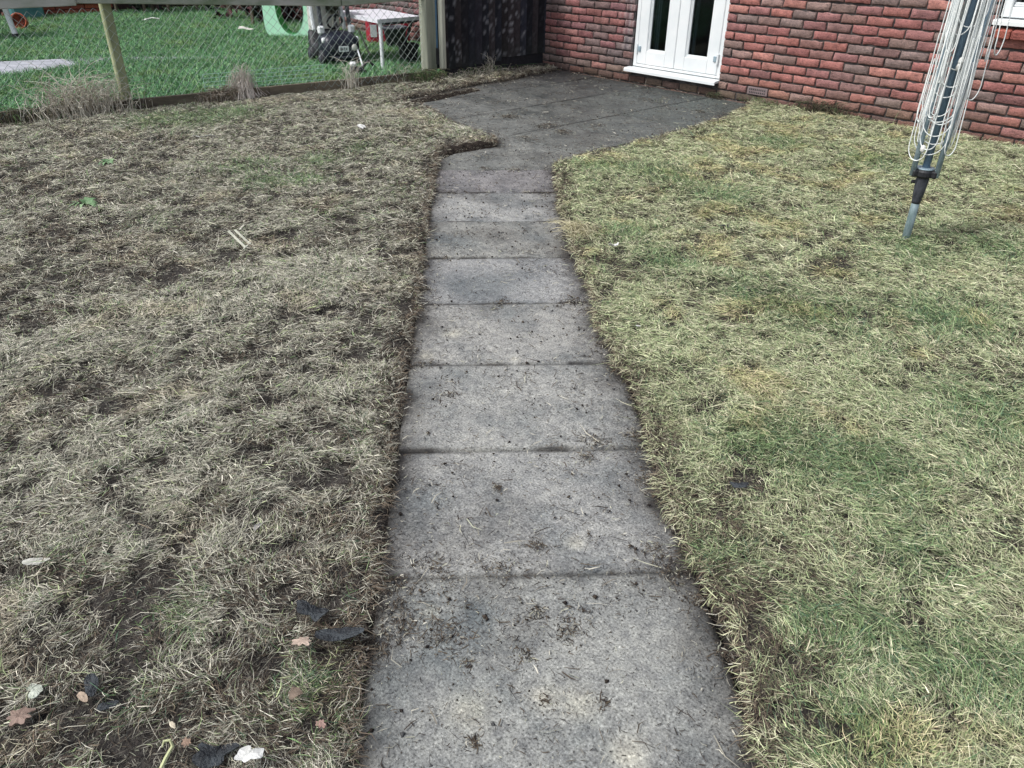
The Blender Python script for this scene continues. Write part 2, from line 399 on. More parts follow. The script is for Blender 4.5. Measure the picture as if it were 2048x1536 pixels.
for k in range(-5, 7):
    o = Q0 + PD * (SL * k)
    base = np.array((.300, .302, .294)) * random.uniform(.90, 1.08) * np.array((random.uniform(.98, 1.02), 1, random.uniform(.97, 1.03)))
    if k >= 6: base = np.array((.24, .235, .24))
    if k == 7: base = np.array((.15, .147, .15))
    slabs.append((o - PN * .0, PD, PN, SL, SW, .004 + random.uniform(-.003, .003), random.uniform(-.006, .006), random.uniform(-.006, .006), base))
setp(slab_sheet('path', slabs), kind='structure')
slabs = []
xs = [-2.33, -1.57, -.81, -.05, .71, 1.3]; ys = [0, -.68, -1.37, -2.05, -2.69, -3.9]
for a in range(5):
    for c in range(5):
        if c == 4 and a != 2: continue
        cx, cy = (xs[a] + xs[a + 1]) / 2, (ys[c] + ys[c + 1]) / 2
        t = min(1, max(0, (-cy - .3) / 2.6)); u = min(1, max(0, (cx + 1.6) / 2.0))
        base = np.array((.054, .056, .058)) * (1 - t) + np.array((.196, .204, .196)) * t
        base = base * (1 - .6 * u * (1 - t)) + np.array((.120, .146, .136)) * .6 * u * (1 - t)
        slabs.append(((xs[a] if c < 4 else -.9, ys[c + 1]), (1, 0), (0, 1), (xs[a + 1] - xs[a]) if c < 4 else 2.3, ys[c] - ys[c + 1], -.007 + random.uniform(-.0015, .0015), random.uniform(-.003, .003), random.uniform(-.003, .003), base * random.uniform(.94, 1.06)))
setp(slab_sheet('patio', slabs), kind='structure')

# ------------------------------------------------------------------ grass blades (one mesh per lawn)
def frustum(x, y, m=.12):
    v = np.stack([x - CAM[0], y - CAM[1], np.full_like(x, -CAM[2])], 1) @ _R.T
    u = v[:, 0] / v[:, 2] / (1024 / 1527.63); t = v[:, 1] / v[:, 2] / (768 / 1527.63)
    return (v[:, 2] > .05) & (np.abs(u) < 1 + m) & (np.abs(t) < 1 + m)
def blade_mesh(name, P, head, pitch, L, W, curl, cols, bend=None):
    """each blade: base pair, middle pair, tip; P base points, head/pitch angles, curl = pitch change along it"""
    n = len(P); hb = head if bend is None else head + bend
    d1 = np.stack([np.cos(head) * np.cos(pitch), np.sin(head) * np.cos(pitch), np.sin(pitch)], 1)
    p2 = pitch + curl
    d2 = np.stack([np.cos(hb) * np.cos(p2), np.sin(hb) * np.cos(p2), np.sin(p2)], 1)
    roll = rng.uniform(-.9, .9, n)
    side = np.stack([-np.sin(head) * np.cos(roll), np.cos(head) * np.cos(roll), np.sin(roll)], 1)
    mid = P + d1 * (L * .5)[:, None]; tip = mid + d2 * (L * .5)[:, None]
    w = (W * .5)[:, None]
    V = np.stack([P - side * w * .8, P + side * w * .8, mid + side * w, mid - side * w, tip], 1).reshape(-1, 3)
    b = np.arange(n) * 5
    F = np.stack([b, b + 1, b + 2, b + 3, b + 3, b + 2, b + 4], 1).reshape(-1)
    me = np_mesh(name, V, F, np.tile([4, 3], n))
    cc = np.repeat(cols, 5, 0)
    return link(name, me, M['blade'], cols=cc)
def pick(pal, n): return np.array(pal)[rng.integers(0, len(pal), n)]
def scatter(x0, x1, y0, y1, dens_max, dens_fn):
    n = int((x1 - x0) * (y1 - y0) * dens_max)
    x = rng.uniform(x0, x1, n); y = rng.uniform(y0, y1, n)
    k = rng.uniform(0, dens_max, n) < dens_fn(x, y); return x[k], y[k]
def dens_lawn(x, y):
    D = np.hypot(x - CAM[0], y - CAM[1])
    near = np.interp(D, [0, 1.5, 2.6, 4.5, 8], [130000, 118000, 74000, 42000, 28000])
    return np.where(frustum(x, y), near, 3800)
def side_right(x, y):       # right of the path / patio
    return (((x - 0.9) * PN[0] + (y + 3.6) * PN[1]) > 0) & (x > .2)
x, y = scatter(-3.15, 5.5, -7.5, -.02, 130000, dens_lawn)
d = psd(x, y) + edge_wob(x, y); keep = (d > -.004) & (x > fxl(y) + .02); x, y, d = x[keep], y[keep], d[keep]
rt = side_right(x, y)
g = blobs(GREENS, x, y); dk = blobs(DARKS, x, y); st = blobs(STRAW, x, y)
n1 = fbm(x, y, .34, 101); n2 = fbm(x, y, .10, 111); n3 = fbm(x, y, .05, 121, 2)
# bare, dark hollows between the mats of cut grass
cover = .49 + .8 * (n2 - .5) + 1.9 * (n3 - .5) + .2 * (n1 - .5) + .15 * g + .25 * st - .12 * dk + np.where(rt, .10, .02)
cover -= np.exp(-np.maximum(d, 0) / .03) * .25
keep = rng.uniform(.05, .75, len(x)) < cover
x, y, d, rt, g, dk, st, n1, n2, n3 = [q[keep] for q in (x, y, d, rt, g, dk, st, n1, n2, n3)]
n = len(x); D = np.hypot(x - CAM[0], y - CAM[1])
straw_l = [(.58, .55, .45), (.50, .48, .39), (.42, .395, .32), (.33, .31, .255), (.66, .63, .53), (.24, .215, .175), (.44, .45, .34), (.55, .54, .41)]
straw_r = [(.66, .65, .44), (.58, .59, .37), (.50, .53, .31), (.70, .67, .48), (.40, .43, .24), (.52, .47, .33), (.54, .60, .36)]
brown = [(.13, .10, .072), (.085, .066, .052), (.17, .135, .095), (.06, .05, .042)]
greenp = [(.15, .24, .10), (.10, .18, .085), (.20, .29, .13), (.25, .33, .16), (.09, .16, .10), (.30, .36, .19)]
lime_p = [(.44, .51, .27), (.36, .43, .22), (.50, .55, .32)]
col = np.where(rt[:, None], pick(straw_r, n), pick(straw_l, n))
r = rng.uniform(0, 1, n)
pg = np.clip(.03 + .58 * g + np.where(rt, .06, .02) + .5 * np.maximum(fbm(x, y, .28, 131) - .60, 0) * 2, 0, .9)
pl = np.where(rt, .26 + .5 * (n1 - .5), .05)
pb = np.clip(np.where(rt, .10, .20) + .34 * dk + 1.0 * (.5 - n2) + np.exp(-np.maximum(d, 0) / .08) * np.where(rt, .62, .45) - .4 * st - .3 * g, .02, .95)
col = np.where((r < pl)[:, None], pick(lime_p, n), col)
r = rng.uniform(0, 1, n); col = np.where((r < pg)[:, None], pick(greenp, n), col)
isg = r < pg
r = rng.uniform(0, 1, n); col = np.where((r < pb)[:, None], pick(brown, n), col)
warm = sstep(.58, .75, fbm(x, y, .22, 141))[:, None] * (rt[:, None] * .25 + .25)
col = col * (1 - warm) + col * np.array((1.12, .92, .72)) * warm
hz = rng.uniform(0, 1, n); col *= (rng.uniform(.75, 1.2, n) * (.40 + .80 * hz))[:, None]       # gap shade put into the colour: low blades darkened, bleached tops lightened
# combed by the mower / rake: swirling headings
hd = fbm(x, y, .55, 151) * 14 + fbm(x, y, .12, 161) * 5 + rng.normal(0, .55, n)
hd = np.where(rng.uniform(0, 1, n) < .42, rng.uniform(0, 6.283, n), hd)
pitch = rng.normal(.08, .17, n); pitch = np.where(isg, np.abs(rng.normal(.38, .28, n)), pitch)
L = rng.gamma(3.4, .0066, n) * np.where(rt, 1.05, 1.0) * np.interp(D, [0, 3, 6], [1, 1.1, 1.35]); L = np.clip(L, .006, .085)
L = np.where(rng.uniform(0, 1, n) < .035, L * 2.4, L)
Wd = rng.uniform(.0006, .0015, n) * np.where(rng.uniform(0, 1, n) < .06, 1.8, 1) * np.interp(D, [0, 1.5, 3, 6], [.9, 1.0, 1.35, 2.0])
z = ground_z(x, y, d) + .026 * hz + .022 * np.clip(n2 - .45, 0, 1) + .012 * st
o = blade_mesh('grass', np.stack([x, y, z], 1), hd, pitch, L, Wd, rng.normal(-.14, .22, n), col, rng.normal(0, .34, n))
setp(o, 'matted straw-coloured and green cut grass lying over the lawn', 'grass', kind='stuff')
# fine broken thatch lying flat on the soil between the longer pieces
x, y = scatter(-3.1, 5.5, -7.5, -.02, 26000, lambda a, b: np.where(frustum(a, b, .05), np.interp(np.hypot(a - CAM[0], b - CAM[1]), [0, 1.5, 3, 6], [26000, 26000, 17000, 9000]), 900))
d = psd(x, y) + edge_wob(x, y); k = (d > .004) & (x > fxl(y) + .02); x, y, d = x[k], y[k], d[k]; n = len(x); rt = side_right(x, y)
col = np.where(rt[:, None], pick(straw_r + brown, n) * .50, pick(straw_l + brown + brown, n) * .48) * rng.uniform(.55, 1.15, n)[:, None]
D = np.hypot(x - CAM[0], y - CAM[1])
o = blade_mesh('thatch', np.stack([x, y, ground_z(x, y, d) + rng.uniform(.0005, .006, n)], 1), rng.uniform(0, 6.28, n), rng.normal(.02, .10, n), rng.uniform(.005, .020, n) * np.interp(D, [0, 3, 6], [1, 1.1, 1.5]), rng.uniform(.0007, .0018, n) * np.interp(D, [0, 2.5, 6], [1, 1.2, 2.0]), rng.normal(0, .1, n), col, rng.normal(0, .2, n))
setp(o, 'fine brown broken thatch covering the soil of the lawn', 'thatch', kind='stuff')
# upright green tufts gathered in the same mesh kind: a second sheet of short green blades
x, y = scatter(-3.0, 5.4, -7.4, -.05, 5200, lambda a, b: np.where(frustum(a, b), 3000, 400) * blobs(GREENS, a, b) * sstep(.40, .62, fbm(a, b, .09, 171)) * 1.3)
d = psd(x, y) + edge_wob(x, y); k = (d > .01) & (x > fxl(y) + .03); x, y, d = x[k], y[k], d[k]; n = len(x)
rt = side_right(x, y)
col = pick(greenp + lime_p[:1], n) * rng.uniform(.8, 1.25, n)[:, None]
o = blade_mesh('green_grass', np.stack([x, y, ground_z(x, y, d)], 1), rng.uniform(0, 6.28, n), np.abs(rng.normal(.6, .3, n)), rng.uniform(.020, .055, n), rng.uniform(.0014, .0028, n) * np.interp(np.hypot(x - CAM[0], y - CAM[1]), [0, 2.5, 6], [1, 1.2, 1.8]), rng.normal(-.5, .3, n), col, rng.normal(0, .4, n))
setp(o, 'scattered fresh green grass tufts growing through the cut lawn', 'grass', kind='stuff')
# ragged fringe hanging over the cut edges
def fringe():
    P = []; H = []
    for line, sgn in ((LEFT, 1), (RIGHT, -1)):
        for (ax, ay), (bx, by) in zip(line[:-1], line[1:]):
            Ls = math.hypot(bx - ax, by - ay); k = int(Ls * (1300 if Ls < 1.2 else 400))
            t = rng.uniform(0, 1, k); nx_, ny_ = (by - ay) / Ls * sgn, -(bx - ax) / Ls * sgn
            off = rng.uniform(.0, .035, k)
            P.append(np.stack([ax + t * (bx - ax) - nx_ * off, ay + t * (by - ay) - ny_ * off], 1)); H.append(np.full(k, math.atan2(ny_, nx_)))
    return np.concatenate(P), np.concatenate(H)
P, H = fringe(); n = len(P)
wob = edge_wob(P[:, 0], P[:, 1]); P = P + np.stack([np.cos(H), np.sin(H)], 1) * wob[:, None]
rt = side_right(P[:, 0], P[:, 1])
clump = fbm(P[:, 0], P[:, 1], .10, 181); k = rng.uniform(.25, .65, n) < clump
P, H, rt = P[k], H[k], rt[k]; n = len(P)
col = np.where((rng.uniform(0, 1, n) < np.where(rt, .5, .7))[:, None], pick(brown, n) * 1.2, np.where(rt[:, None], pick(straw_r, n) * .9, pick(straw_l, n) * .85))
z = .012 + rng.uniform(0, .028, n)
o = blade_mesh('edge_grass', np.stack([P[:, 0], P[:, 1], z], 1), H + rng.normal(0, .8, n), rng.normal(-.1, .4, n), rng.uniform(.012, .055, n), rng.uniform(.0010, .0022, n) * np.interp(np.hypot(P[:, 0] - CAM[0], P[:, 1] - CAM[1]), [0, 2.5, 6], [1, 1.15, 1.8]), rng.normal(-.4, .35, n), col, rng.normal(0, .6, n))
setp(o, 'ragged brown grass fringe along the cut lawn edges', 'grass', kind='stuff')

# ------------------------------------------------------------------ bits on the paving
def on_paving(dens_max, fn):
    x, y = scatter(-2.3, 5.3, -7.4, -.02, dens_max, fn); d = psd(x, y) + edge_wob(x, y); k = d < .0
    return x[k], y[k], d[k]
def joint_d(x, y):
    a = (x - Q0[0]) * PD[0] + (y - Q0[1]) * PD[1]; j = np.abs(a / SL - np.round(a / SL)) * SL
    jx = np.min([np.abs(x - q) for q in xs], 0); jy = np.min([np.abs(y - q) for q in ys], 0)
    inpath = a < SL * 7.6
    return np.where(inpath, j, np.minimum(jx, jy))
def dens_bits(x, y):
    e = psd(x, y); c = fbm(x, y, .13, 201)
    heap = blobs(HEAPS, x, y)
    return 1500 + 5200 * sstep(.45, .75, c) + 5500 * np.exp(e / .04) + 7000 * np.exp(-joint_d(x, y) / .006) * (fbm(x, y, .12, 211) > .46) + 16000 * heap * sstep(.35, .6, fbm(x, y, .04, 221))
HEAPS = [(1020, 232, .09), (1095, 250, .10), (1130, 262, .07), (885, 1265, .025), (800, 1245, .05), (780, 1205, .05), (1140, 1250, .02), (950, 1490, .015), (1310, 1095, .025), (1340, 1140, .05), (1200, 880, .03), (1150, 603, .06), (850, 578, .03), (1200, 250, .05), (1060, 275, .08), (1300, 200, .05), (1395, 222, .06), (1050, 1310, .012), (840, 560, .02), (1170, 1140, .02)]
x, y, d = on_paving(24000, lambda a, b: dens_bits(a, b) * np.interp(np.hypot(a - CAM[0], b - CAM[1]), [0, 2, 6], [1, .85, .55])); n = len(x)
D = np.hypot(x - CAM[0], y - CAM[1])
col = np.where((rng.uniform(0, 1, n) < .78)[:, None], pick(brown, n) * .6, pick(straw_l, n) * .9) * rng.uniform(.6, 1.1, n)[:, None]
o = blade_mesh('grass_clippings', np.stack([x, y, .009 + rng.uniform(0, .006, n)], 1), rng.uniform(0, 6.28, n), rng.normal(.02, .18, n), np.clip(rng.gamma(2.0, .0050, n), .003, .05), rng.uniform(.0009, .0021, n) * np.interp(D, [0, 2.5, 6], [1, 1.3, 1.8]), rng.normal(-.05, .25, n), col, rng.normal(0, .7, n))
setp(o, 'loose dark grass clippings strewn over the concrete path and patio', 'clippings', kind='stuff')
x, y, d = on_paving(1500, lambda a, b: np.minimum(1500, .045 * dens_bits(a, b)) + 90); n = len(x); D = np.hypot(x - CAM[0], y - CAM[1])
col = np.where((rng.uniform(0, 1, n) < .68)[:, None], pick(brown, n) * .55, pick(straw_l, n) * .8)
o = blade_mesh('grass_strands', np.stack([x, y, .010 + rng.uniform(0, .006, n)], 1), rng.uniform(0, 6.28, n), rng.normal(.03, .12, n), np.clip(rng.gamma(3.0, .012, n), .012, .11), rng.uniform(.0014, .0030, n) * np.interp(D, [0, 2.5, 6], [1, 1.2, 1.6]), rng.normal(-.05, .2, n), col, rng.normal(0, .9, n))
setp(o, 'loose longer grass strands lying on the concrete path and patio', 'clippings', kind='stuff')
# torn clumps of turf dropped on the paving
CL = [(880, 302, .05, 260), (915, 293, .05, 300), (950, 289, .05, 300), (985, 287, .045, 220), (800, 206, .06, 200), (840, 200, .05, 160), (890, 190, .05, 160), (940, 178, .05, 140), (870, 330, .03, 90), (866, 370, .03, 90), (1112, 360, .03, 110), (1118, 405, .03, 90), (1130, 470, .03, 90), (850, 440, .03, 80), (835, 610, .03, 80), (820, 700, .03, 80), (800, 800, .03, 80), (780, 930, .03, 90), (762, 1080, .03, 90), (745, 1300, .03, 90), (1180, 620, .03, 110), (1205, 690, .03, 110), (1240, 740, .03, 140), (1280, 870, .03, 130), (1300, 960, .03, 110), (1345, 1050, .025, 90), (1400, 1200, .025, 90), (1450, 1310, .025, 90), (1495, 1480, .025, 90)] + [(885, 1268, .045, 130), (800, 1250, .055, 170), (770, 1180, .05, 150), (1135, 1255, .03, 70), (950, 1488, .022, 60), (1310, 1098, .035, 60), (1345, 1140, .05, 120), (1180, 880, .035, 60), (1215, 890, .03, 50), (1150, 604, .05, 110), (848, 578, .022, 60), (1075, 1092, .02, 50), (1170, 915, .022, 50), (1050, 1312, .02, 50), (995, 975, .014, 40), (900, 790, .03, 40), (1000, 1140, .05, 80), (880, 1146, .09, 130), (1090, 1400, .018, 30), (1205, 1405, .02, 30), (935, 1330, .016, 30), (1070, 1225, .02, 40), (1020, 232, .06, 220), (1095, 250, .07, 260), (1125, 262, .05, 180), (1050, 275, .05, 90), (1400, 222, .05, 90), (1200, 250, .04, 60), (1290, 197, .04, 70), (970, 337, .04, 70), (1030, 340, .04, 70), (1090, 388, .04, 60), (905, 386, .03, 40), (1000, 607, .04, 70), (890, 517, .03, 40), (840, 730, .04, 60), (1230, 728, .03, 70)]
PX = []
for (u, v, r, k) in CL:
    p = pix(u, v, .006); k = int(k * 1.7); ex_ = rng.uniform(.45, 1.0); th_ = rng.uniform(0, 3.14); gx_, gy_ = rng.normal(0, .75 * r, k), rng.normal(0, .75 * r * ex_, k); rr = np.hypot(gx_, gy_); aa = np.arctan2(gy_, gx_) + th_
    PX.append(np.stack([p[0] + rr * np.cos(aa), p[1] + rr * np.sin(aa), .006 + .012 * np.exp(-(rr / (.7 * r)) ** 2) * rng.uniform(.1, 1, k) * min(1, r / .03)], 1))
PX = np.concatenate(PX); n = len(PX); D = np.hypot(PX[:, 0] - CAM[0], PX[:, 1] - CAM[1])
col = np.where((rng.uniform(0, 1, n) < .8)[:, None], pick(brown, n) * .6, pick(straw_l, n) * .7)
o = blade_mesh('turf_scraps', PX, rng.uniform(0, 6.28, n), rng.normal(.0, .12, n), np.clip(rng.gamma(1.8, .0055, n), .003, .040), rng.uniform(.0012, .0032, n) * np.interp(D, [0, 2.5, 6], [1, 1.2, 1.6]), rng.normal(-.05, .2, n), col, rng.normal(0, .9, n))
setp(o, 'dark torn turf scraps dropped on the concrete paving', 'turf scraps', kind='stuff')
def ridge(px_pts, wd, h, label, seed):
    P_ = np.array([pix(u, v, .0)[:2] for u, v in px_pts]); seg = np.hypot(*np.diff(P_, axis=0).T); cum = np.concatenate([[0], np.cumsum(seg)])
    m = int(cum[-1] / .012); q = 11; t = np.linspace(0, cum[-1], m); cx = np.interp(t, cum, P_[:, 0]); cy = np.interp(t, cum, P_[:, 1])
    tx, ty = np.gradient(cx), np.gradient(cy); l_ = np.hypot(tx, ty); nx_, ny_ = -ty / l_, tx / l_; u = np.linspace(-1, 1, q)
    A = cx[:, None] + nx_[:, None] * u * wd; B = cy[:, None] + ny_[:, None] * u * wd
    A = A + (fbm(A, B, .05, seed) - .5) * .03; B = B + (fbm(A, B, .05, seed + 5) - .5) * .03
    env = np.sin(np.pi * np.clip(np.arange(m) / (m - 1), 0, 1))[:, None] ** .4
    Zr = -.012 + env * (1 - u ** 2) * h * (.55 + .9 * fbm(A, B, .06, seed + 9)) + (fbm(A, B, .02, seed + 3, 2) - .5) * .016 * (1 - u ** 2)
    i_ = np.arange(m - 1)[:, None] * q + np.arange(q - 1)[None, :]
    me = np_mesh('turf_ridge', np.stack([A.ravel(), B.ravel(), Zr.ravel()], 1), np.stack([i_, i_ + q, i_ + q + 1, i_ + 1], -1).reshape(-1), np.full(i_.size, 4))
    cl = np.clip(np.array((.030, .024, .020))[None] * (.6 + .9 * rng.uniform(0, 1, (m * q, 1))), .01, .1)
    setp(link('turf_ridge', me, M['clod'], smooth=False, cols=cl), label, 'turf')
    k = int(cum[-1] * 900); ti = rng.integers(0, m, k); ui = rng.integers(1, q - 1, k); n = k
    o = blade_mesh('roots', np.stack([A[ti, ui], B[ti, ui], Zr[ti, ui] + .002], 1), rng.uniform(0, 6.28, n), rng.normal(.1, .35, n), rng.uniform(.008, .04, n), rng.uniform(.0016, .0032, n), rng.normal(-.2, .3, n), np.where((rng.uniform(0, 1, n) < .75)[:, None], pick(brown, n) * .7, pick(straw_l, n) * .6), rng.normal(0, .6, n))
    o.parent = bpy.data.objects[[ob.name for ob in COL.objects if ob.name.startswith('turf_ridge')][-1]]
    o['kind'] = 'stuff'
ridge([(872, 314), (900, 303), (940, 296), (992, 288)], .055, .050, 'dark crumbling ridge of cut turf where the path meets the patio', 501)
ridge([(792, 207), (850, 200), (900, 190), (955, 178)], .055, .035, 'dark cut turf ridge along the back left edge of the patio', 511)
# crumbs of soil
x, y, d = on_paving(5000, lambda a, b: .16 * dens_bits(a, b) + 120); n = len(x)
oct_v = np.array([(1, 0, 0), (0, 1, 0), (-1, 0, 0), (0, -1, 0), (0, 0, 1), (0, 0, -1)], float)
oct_f = np.array([(0, 1, 4), (1, 2, 4), (2, 3, 4), (3, 0, 4), (1, 0, 5), (2, 1, 5), (3, 2, 5), (0, 3, 5)])
s = np.clip(rng.gamma(1.5, .0013, n), .0006, .0065)
a = rng.uniform(0, 6.28, n); ca, sa = np.cos(a), np.sin(a)
vv = oct_v[None] * (s[:, None] * rng.uniform(.45, 1.6, (n, 6)))[:, :, None]
vx = vv[:, :, 0] * ca[:, None] - vv[:, :, 1] * sa[:, None]; vy = vv[:, :, 0] * sa[:, None] + vv[:, :, 1] * ca[:, None]
V = np.stack([vx + x[:, None], vy + y[:, None], vv[:, :, 2] * .7 + .006 + (s * .4)[:, None]], -1).reshape(-1, 3)
F = (np.arange(n)[:, None, None] * 6 + oct_f[None]).reshape(-1)
me = np_mesh('soil_crumbs', V, F, np.full(n * 8, 3))
cl = pick([(.03, .024, .02), (.05, .04, .032), (.022, .018, .016), (.08, .065, .05), (.34, .33, .30)], n); cl = np.where((rng.uniform(0, 1, n) < .9)[:, None], np.minimum(cl, .08), cl)
setp(link('soil_crumbs', me, M['clod'], cols=np.repeat(cl, 6, 0)), 'dark soil crumbs scattered on the concrete paving', 'soil', kind='stuff')

# ------------------------------------------------------------------ brick house
BX0, BX1, BTOP = -13.05, 5.4, 5.1
DOOR = (-1.098, 0.008, 0.165, 2.2)        # x0, x1, z0, z1
WIN = (2.335, 3.46, 0.845, 1.95)
house = empty('brick_house', (0, 0, 0), 0, 'red brick house wall with white French doors, rising behind the patio', 'house')
def bricks():
    nu, nv = 9, 5; VV = []; CC = []; FFc = []; cnt = 0
    u = np.linspace(0, 1, nu); v = np.linspace(0, 1, nv)
    u = np.concatenate([[0], np.linspace(.03, .97, nu - 2), [1]]); v = np.concatenate([[0], [.10, .5, .90], [1]])
    U, W = np.meshgrid(u, v, indexing='ij')
    edge = np.minimum(np.minimum(U, 1 - U) / .03, np.minimum(W, 1 - W) / .10).clip(0, 1)
    quad = (np.arange(nu - 1)[:, None] * nv + np.arange(nv - 1)[None, :])
    quad = np.stack([quad, quad + nv, quad + nv + 1, quad + 1], -1).reshape(-1, 4)
    ring = [p * nv for p in range(nu)] + [(nu - 1) * nv + q for q in range(1, nv)] + [p * nv + nv - 1 for p in range(nu - 2, -1, -1)] + [q for q in range(nv - 2, 0, -1)]
    ring = np.array(ring); m_ = len(ring); s_ = np.arange(m_); s2 = (s_ + 1) % m_
    side = np.stack([ring[s_], nu * nv + s_, nu * nv + s2, ring[s2]], -1)
    T = np.concatenate([quad, side]); nvt = nu * nv + m_
    pal = [(.34, .145, .130), (.37, .155, .134), (.31, .132, .124), (.285, .135, .130), (.40, .188, .160), (.26, .168, .152), (.215, .158, .148), (.265, .130, .128), (.345, .150, .134), (.25, .172, .155)]
    for j in range(-2, int(BTOP / .075)):
        off = 0 if j % 2 == 0 else .1125; z0 = .075 * j + .007
        for i in range(int(BX0 / .225) - 1, int(BX1 / .225) + 1):
            a = i * .225 + off + .0065; b = a + .212
            segs = [(a, b)]
            if z0 + .06 > DOOR[2] - .07 and z0 < DOOR[3]:
                segs = [q for s in segs for q in ((s[0], min(s[1], DOOR[0] - .004)), (max(s[0], DOOR[1] + .004), s[1])) if q[1] - q[0] > .03]
            if z0 + .06 > WIN[2] - .095 and z0 < WIN[3]:
                segs = [q for s in segs for q in ((s[0], min(s[1], WIN[0] - .01)), (max(s[0], WIN[1] + .01), s[1])) if q[1] - q[0] > .03]
            if j == 1 and abs(a - .342) < .05: segs = []          # air brick sits here
            for (xa, xb) in segs:
                far = xa < -5 or z0 > 2.3
                dz = rng.normal(0, .0014, 2); hz = .061 + rng.normal(0, .0012)
                nz = rng.normal(0, 1, (nu, nv)); nz[1:-1, 1:-1] = (nz[1:-1, 1:-1] * 2 + nz[:-2, 1:-1] + nz[2:, 1:-1] + nz[1:-1, :-2] + nz[1:-1, 2:]) / 4
                y = .0068 * (1 - edge) - .0036 * nz * (0.5 + .5 * edge) + rng.normal(0, .0015)
                xx = xa + U * (xb - xa) + (1 - edge) * rng.normal(0, .0024, U.shape); zz = z0 + dz[0] + W * hz + (1 - edge) * rng.normal(0, .0024, U.shape)
                fr = np.stack([xx, y, zz], -1).reshape(-1, 3); bk = fr[ring].copy(); bk[:, 1] = .03
                VV += [fr, bk]
                c = np.array(pal[rng.integers(0, len(pal))]) * rng.uniform(.85, 1.15)
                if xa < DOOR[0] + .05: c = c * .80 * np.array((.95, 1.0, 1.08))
                if rng.uniform() < .12: c = c * .45 + np.array((.19, .14, .13)) * .55
                cc = np.tile(c, (nu * nv, 1))
                cc *= (1 + .18 * np.clip(nz.reshape(-1, 1), -1.5, 1.5)); 
                pal_edge = ((1 - edge).reshape(-1, 1) * (W.reshape(-1, 1) > .8)) * .25
                cc = cc * (1 - pal_edge) + np.array((.42, .30, .27)) * pal_edge
                # splash-back dirt, algae and lime near the ground; streaks beside the door
                zc = fr[:, 2:3]
                lo = np.clip(1 - zc / .30, 0, 1) * (.35 + .8 * rng.uniform())
                tint = np.array([(.15, .125, .075), (.24, .185, .115), (.085, .085, .05), (.19, .12, .085)][rng.integers(0, 4)])
                cc = cc * (1 - .62 * lo) + tint * .62 * lo
                if j <= 0: cc = cc * .55 + np.array((.05, .042, .038)) * .2
                if -1.36 < xa < -1.05 and z0 > .28:
                    sx = fr[:, 0:1]; q = sstep(.45, .75, vnoise(sx, sx * 0 + .3, .03, 7)) * .55
                    p_ = sstep(.5, .8, vnoise(sx, sx * 0 + 5.3, .026, 8)) * .45
                    cc = cc * (1 - q) + np.array((.075, .07, .085)) * q; cc = cc * (1 - p_) + np.array((.46, .40, .40)) * p_
                cc = np.clip(cc, .01, .9); CC += [cc, cc[ring] * .7]
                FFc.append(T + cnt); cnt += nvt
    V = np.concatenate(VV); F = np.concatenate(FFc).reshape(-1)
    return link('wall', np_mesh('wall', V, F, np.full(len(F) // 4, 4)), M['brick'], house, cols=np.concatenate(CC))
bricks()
# mortar leaf behind the brick faces (butted pieces round the openings)
mb = MB()
def leaf(xa, xb, za, zb): mb.box(((xa + xb) / 2, .110, (za + zb) / 2), (xb - xa, .19, zb - za))
leaf(BX0, DOOR[0] - .01, -.3, BTOP); leaf(DOOR[0] - .01, DOOR[1] + .01, -.3, DOOR[2] - .03); leaf(DOOR[0] - .01, DOOR[1] + .01, DOOR[3], BTOP)
leaf(DOOR[1] + .01, WIN[0] - .01, -.3, BTOP); leaf(WIN[0] - .01, WIN[1] + .01, -.3, WIN[2] - .02); leaf(WIN[0] - .01, WIN[1] + .01, WIN[3], BTOP); leaf(WIN[1] + .01, BX1, -.3, BTOP)
mb.build('mortar', M['mortar'], house)
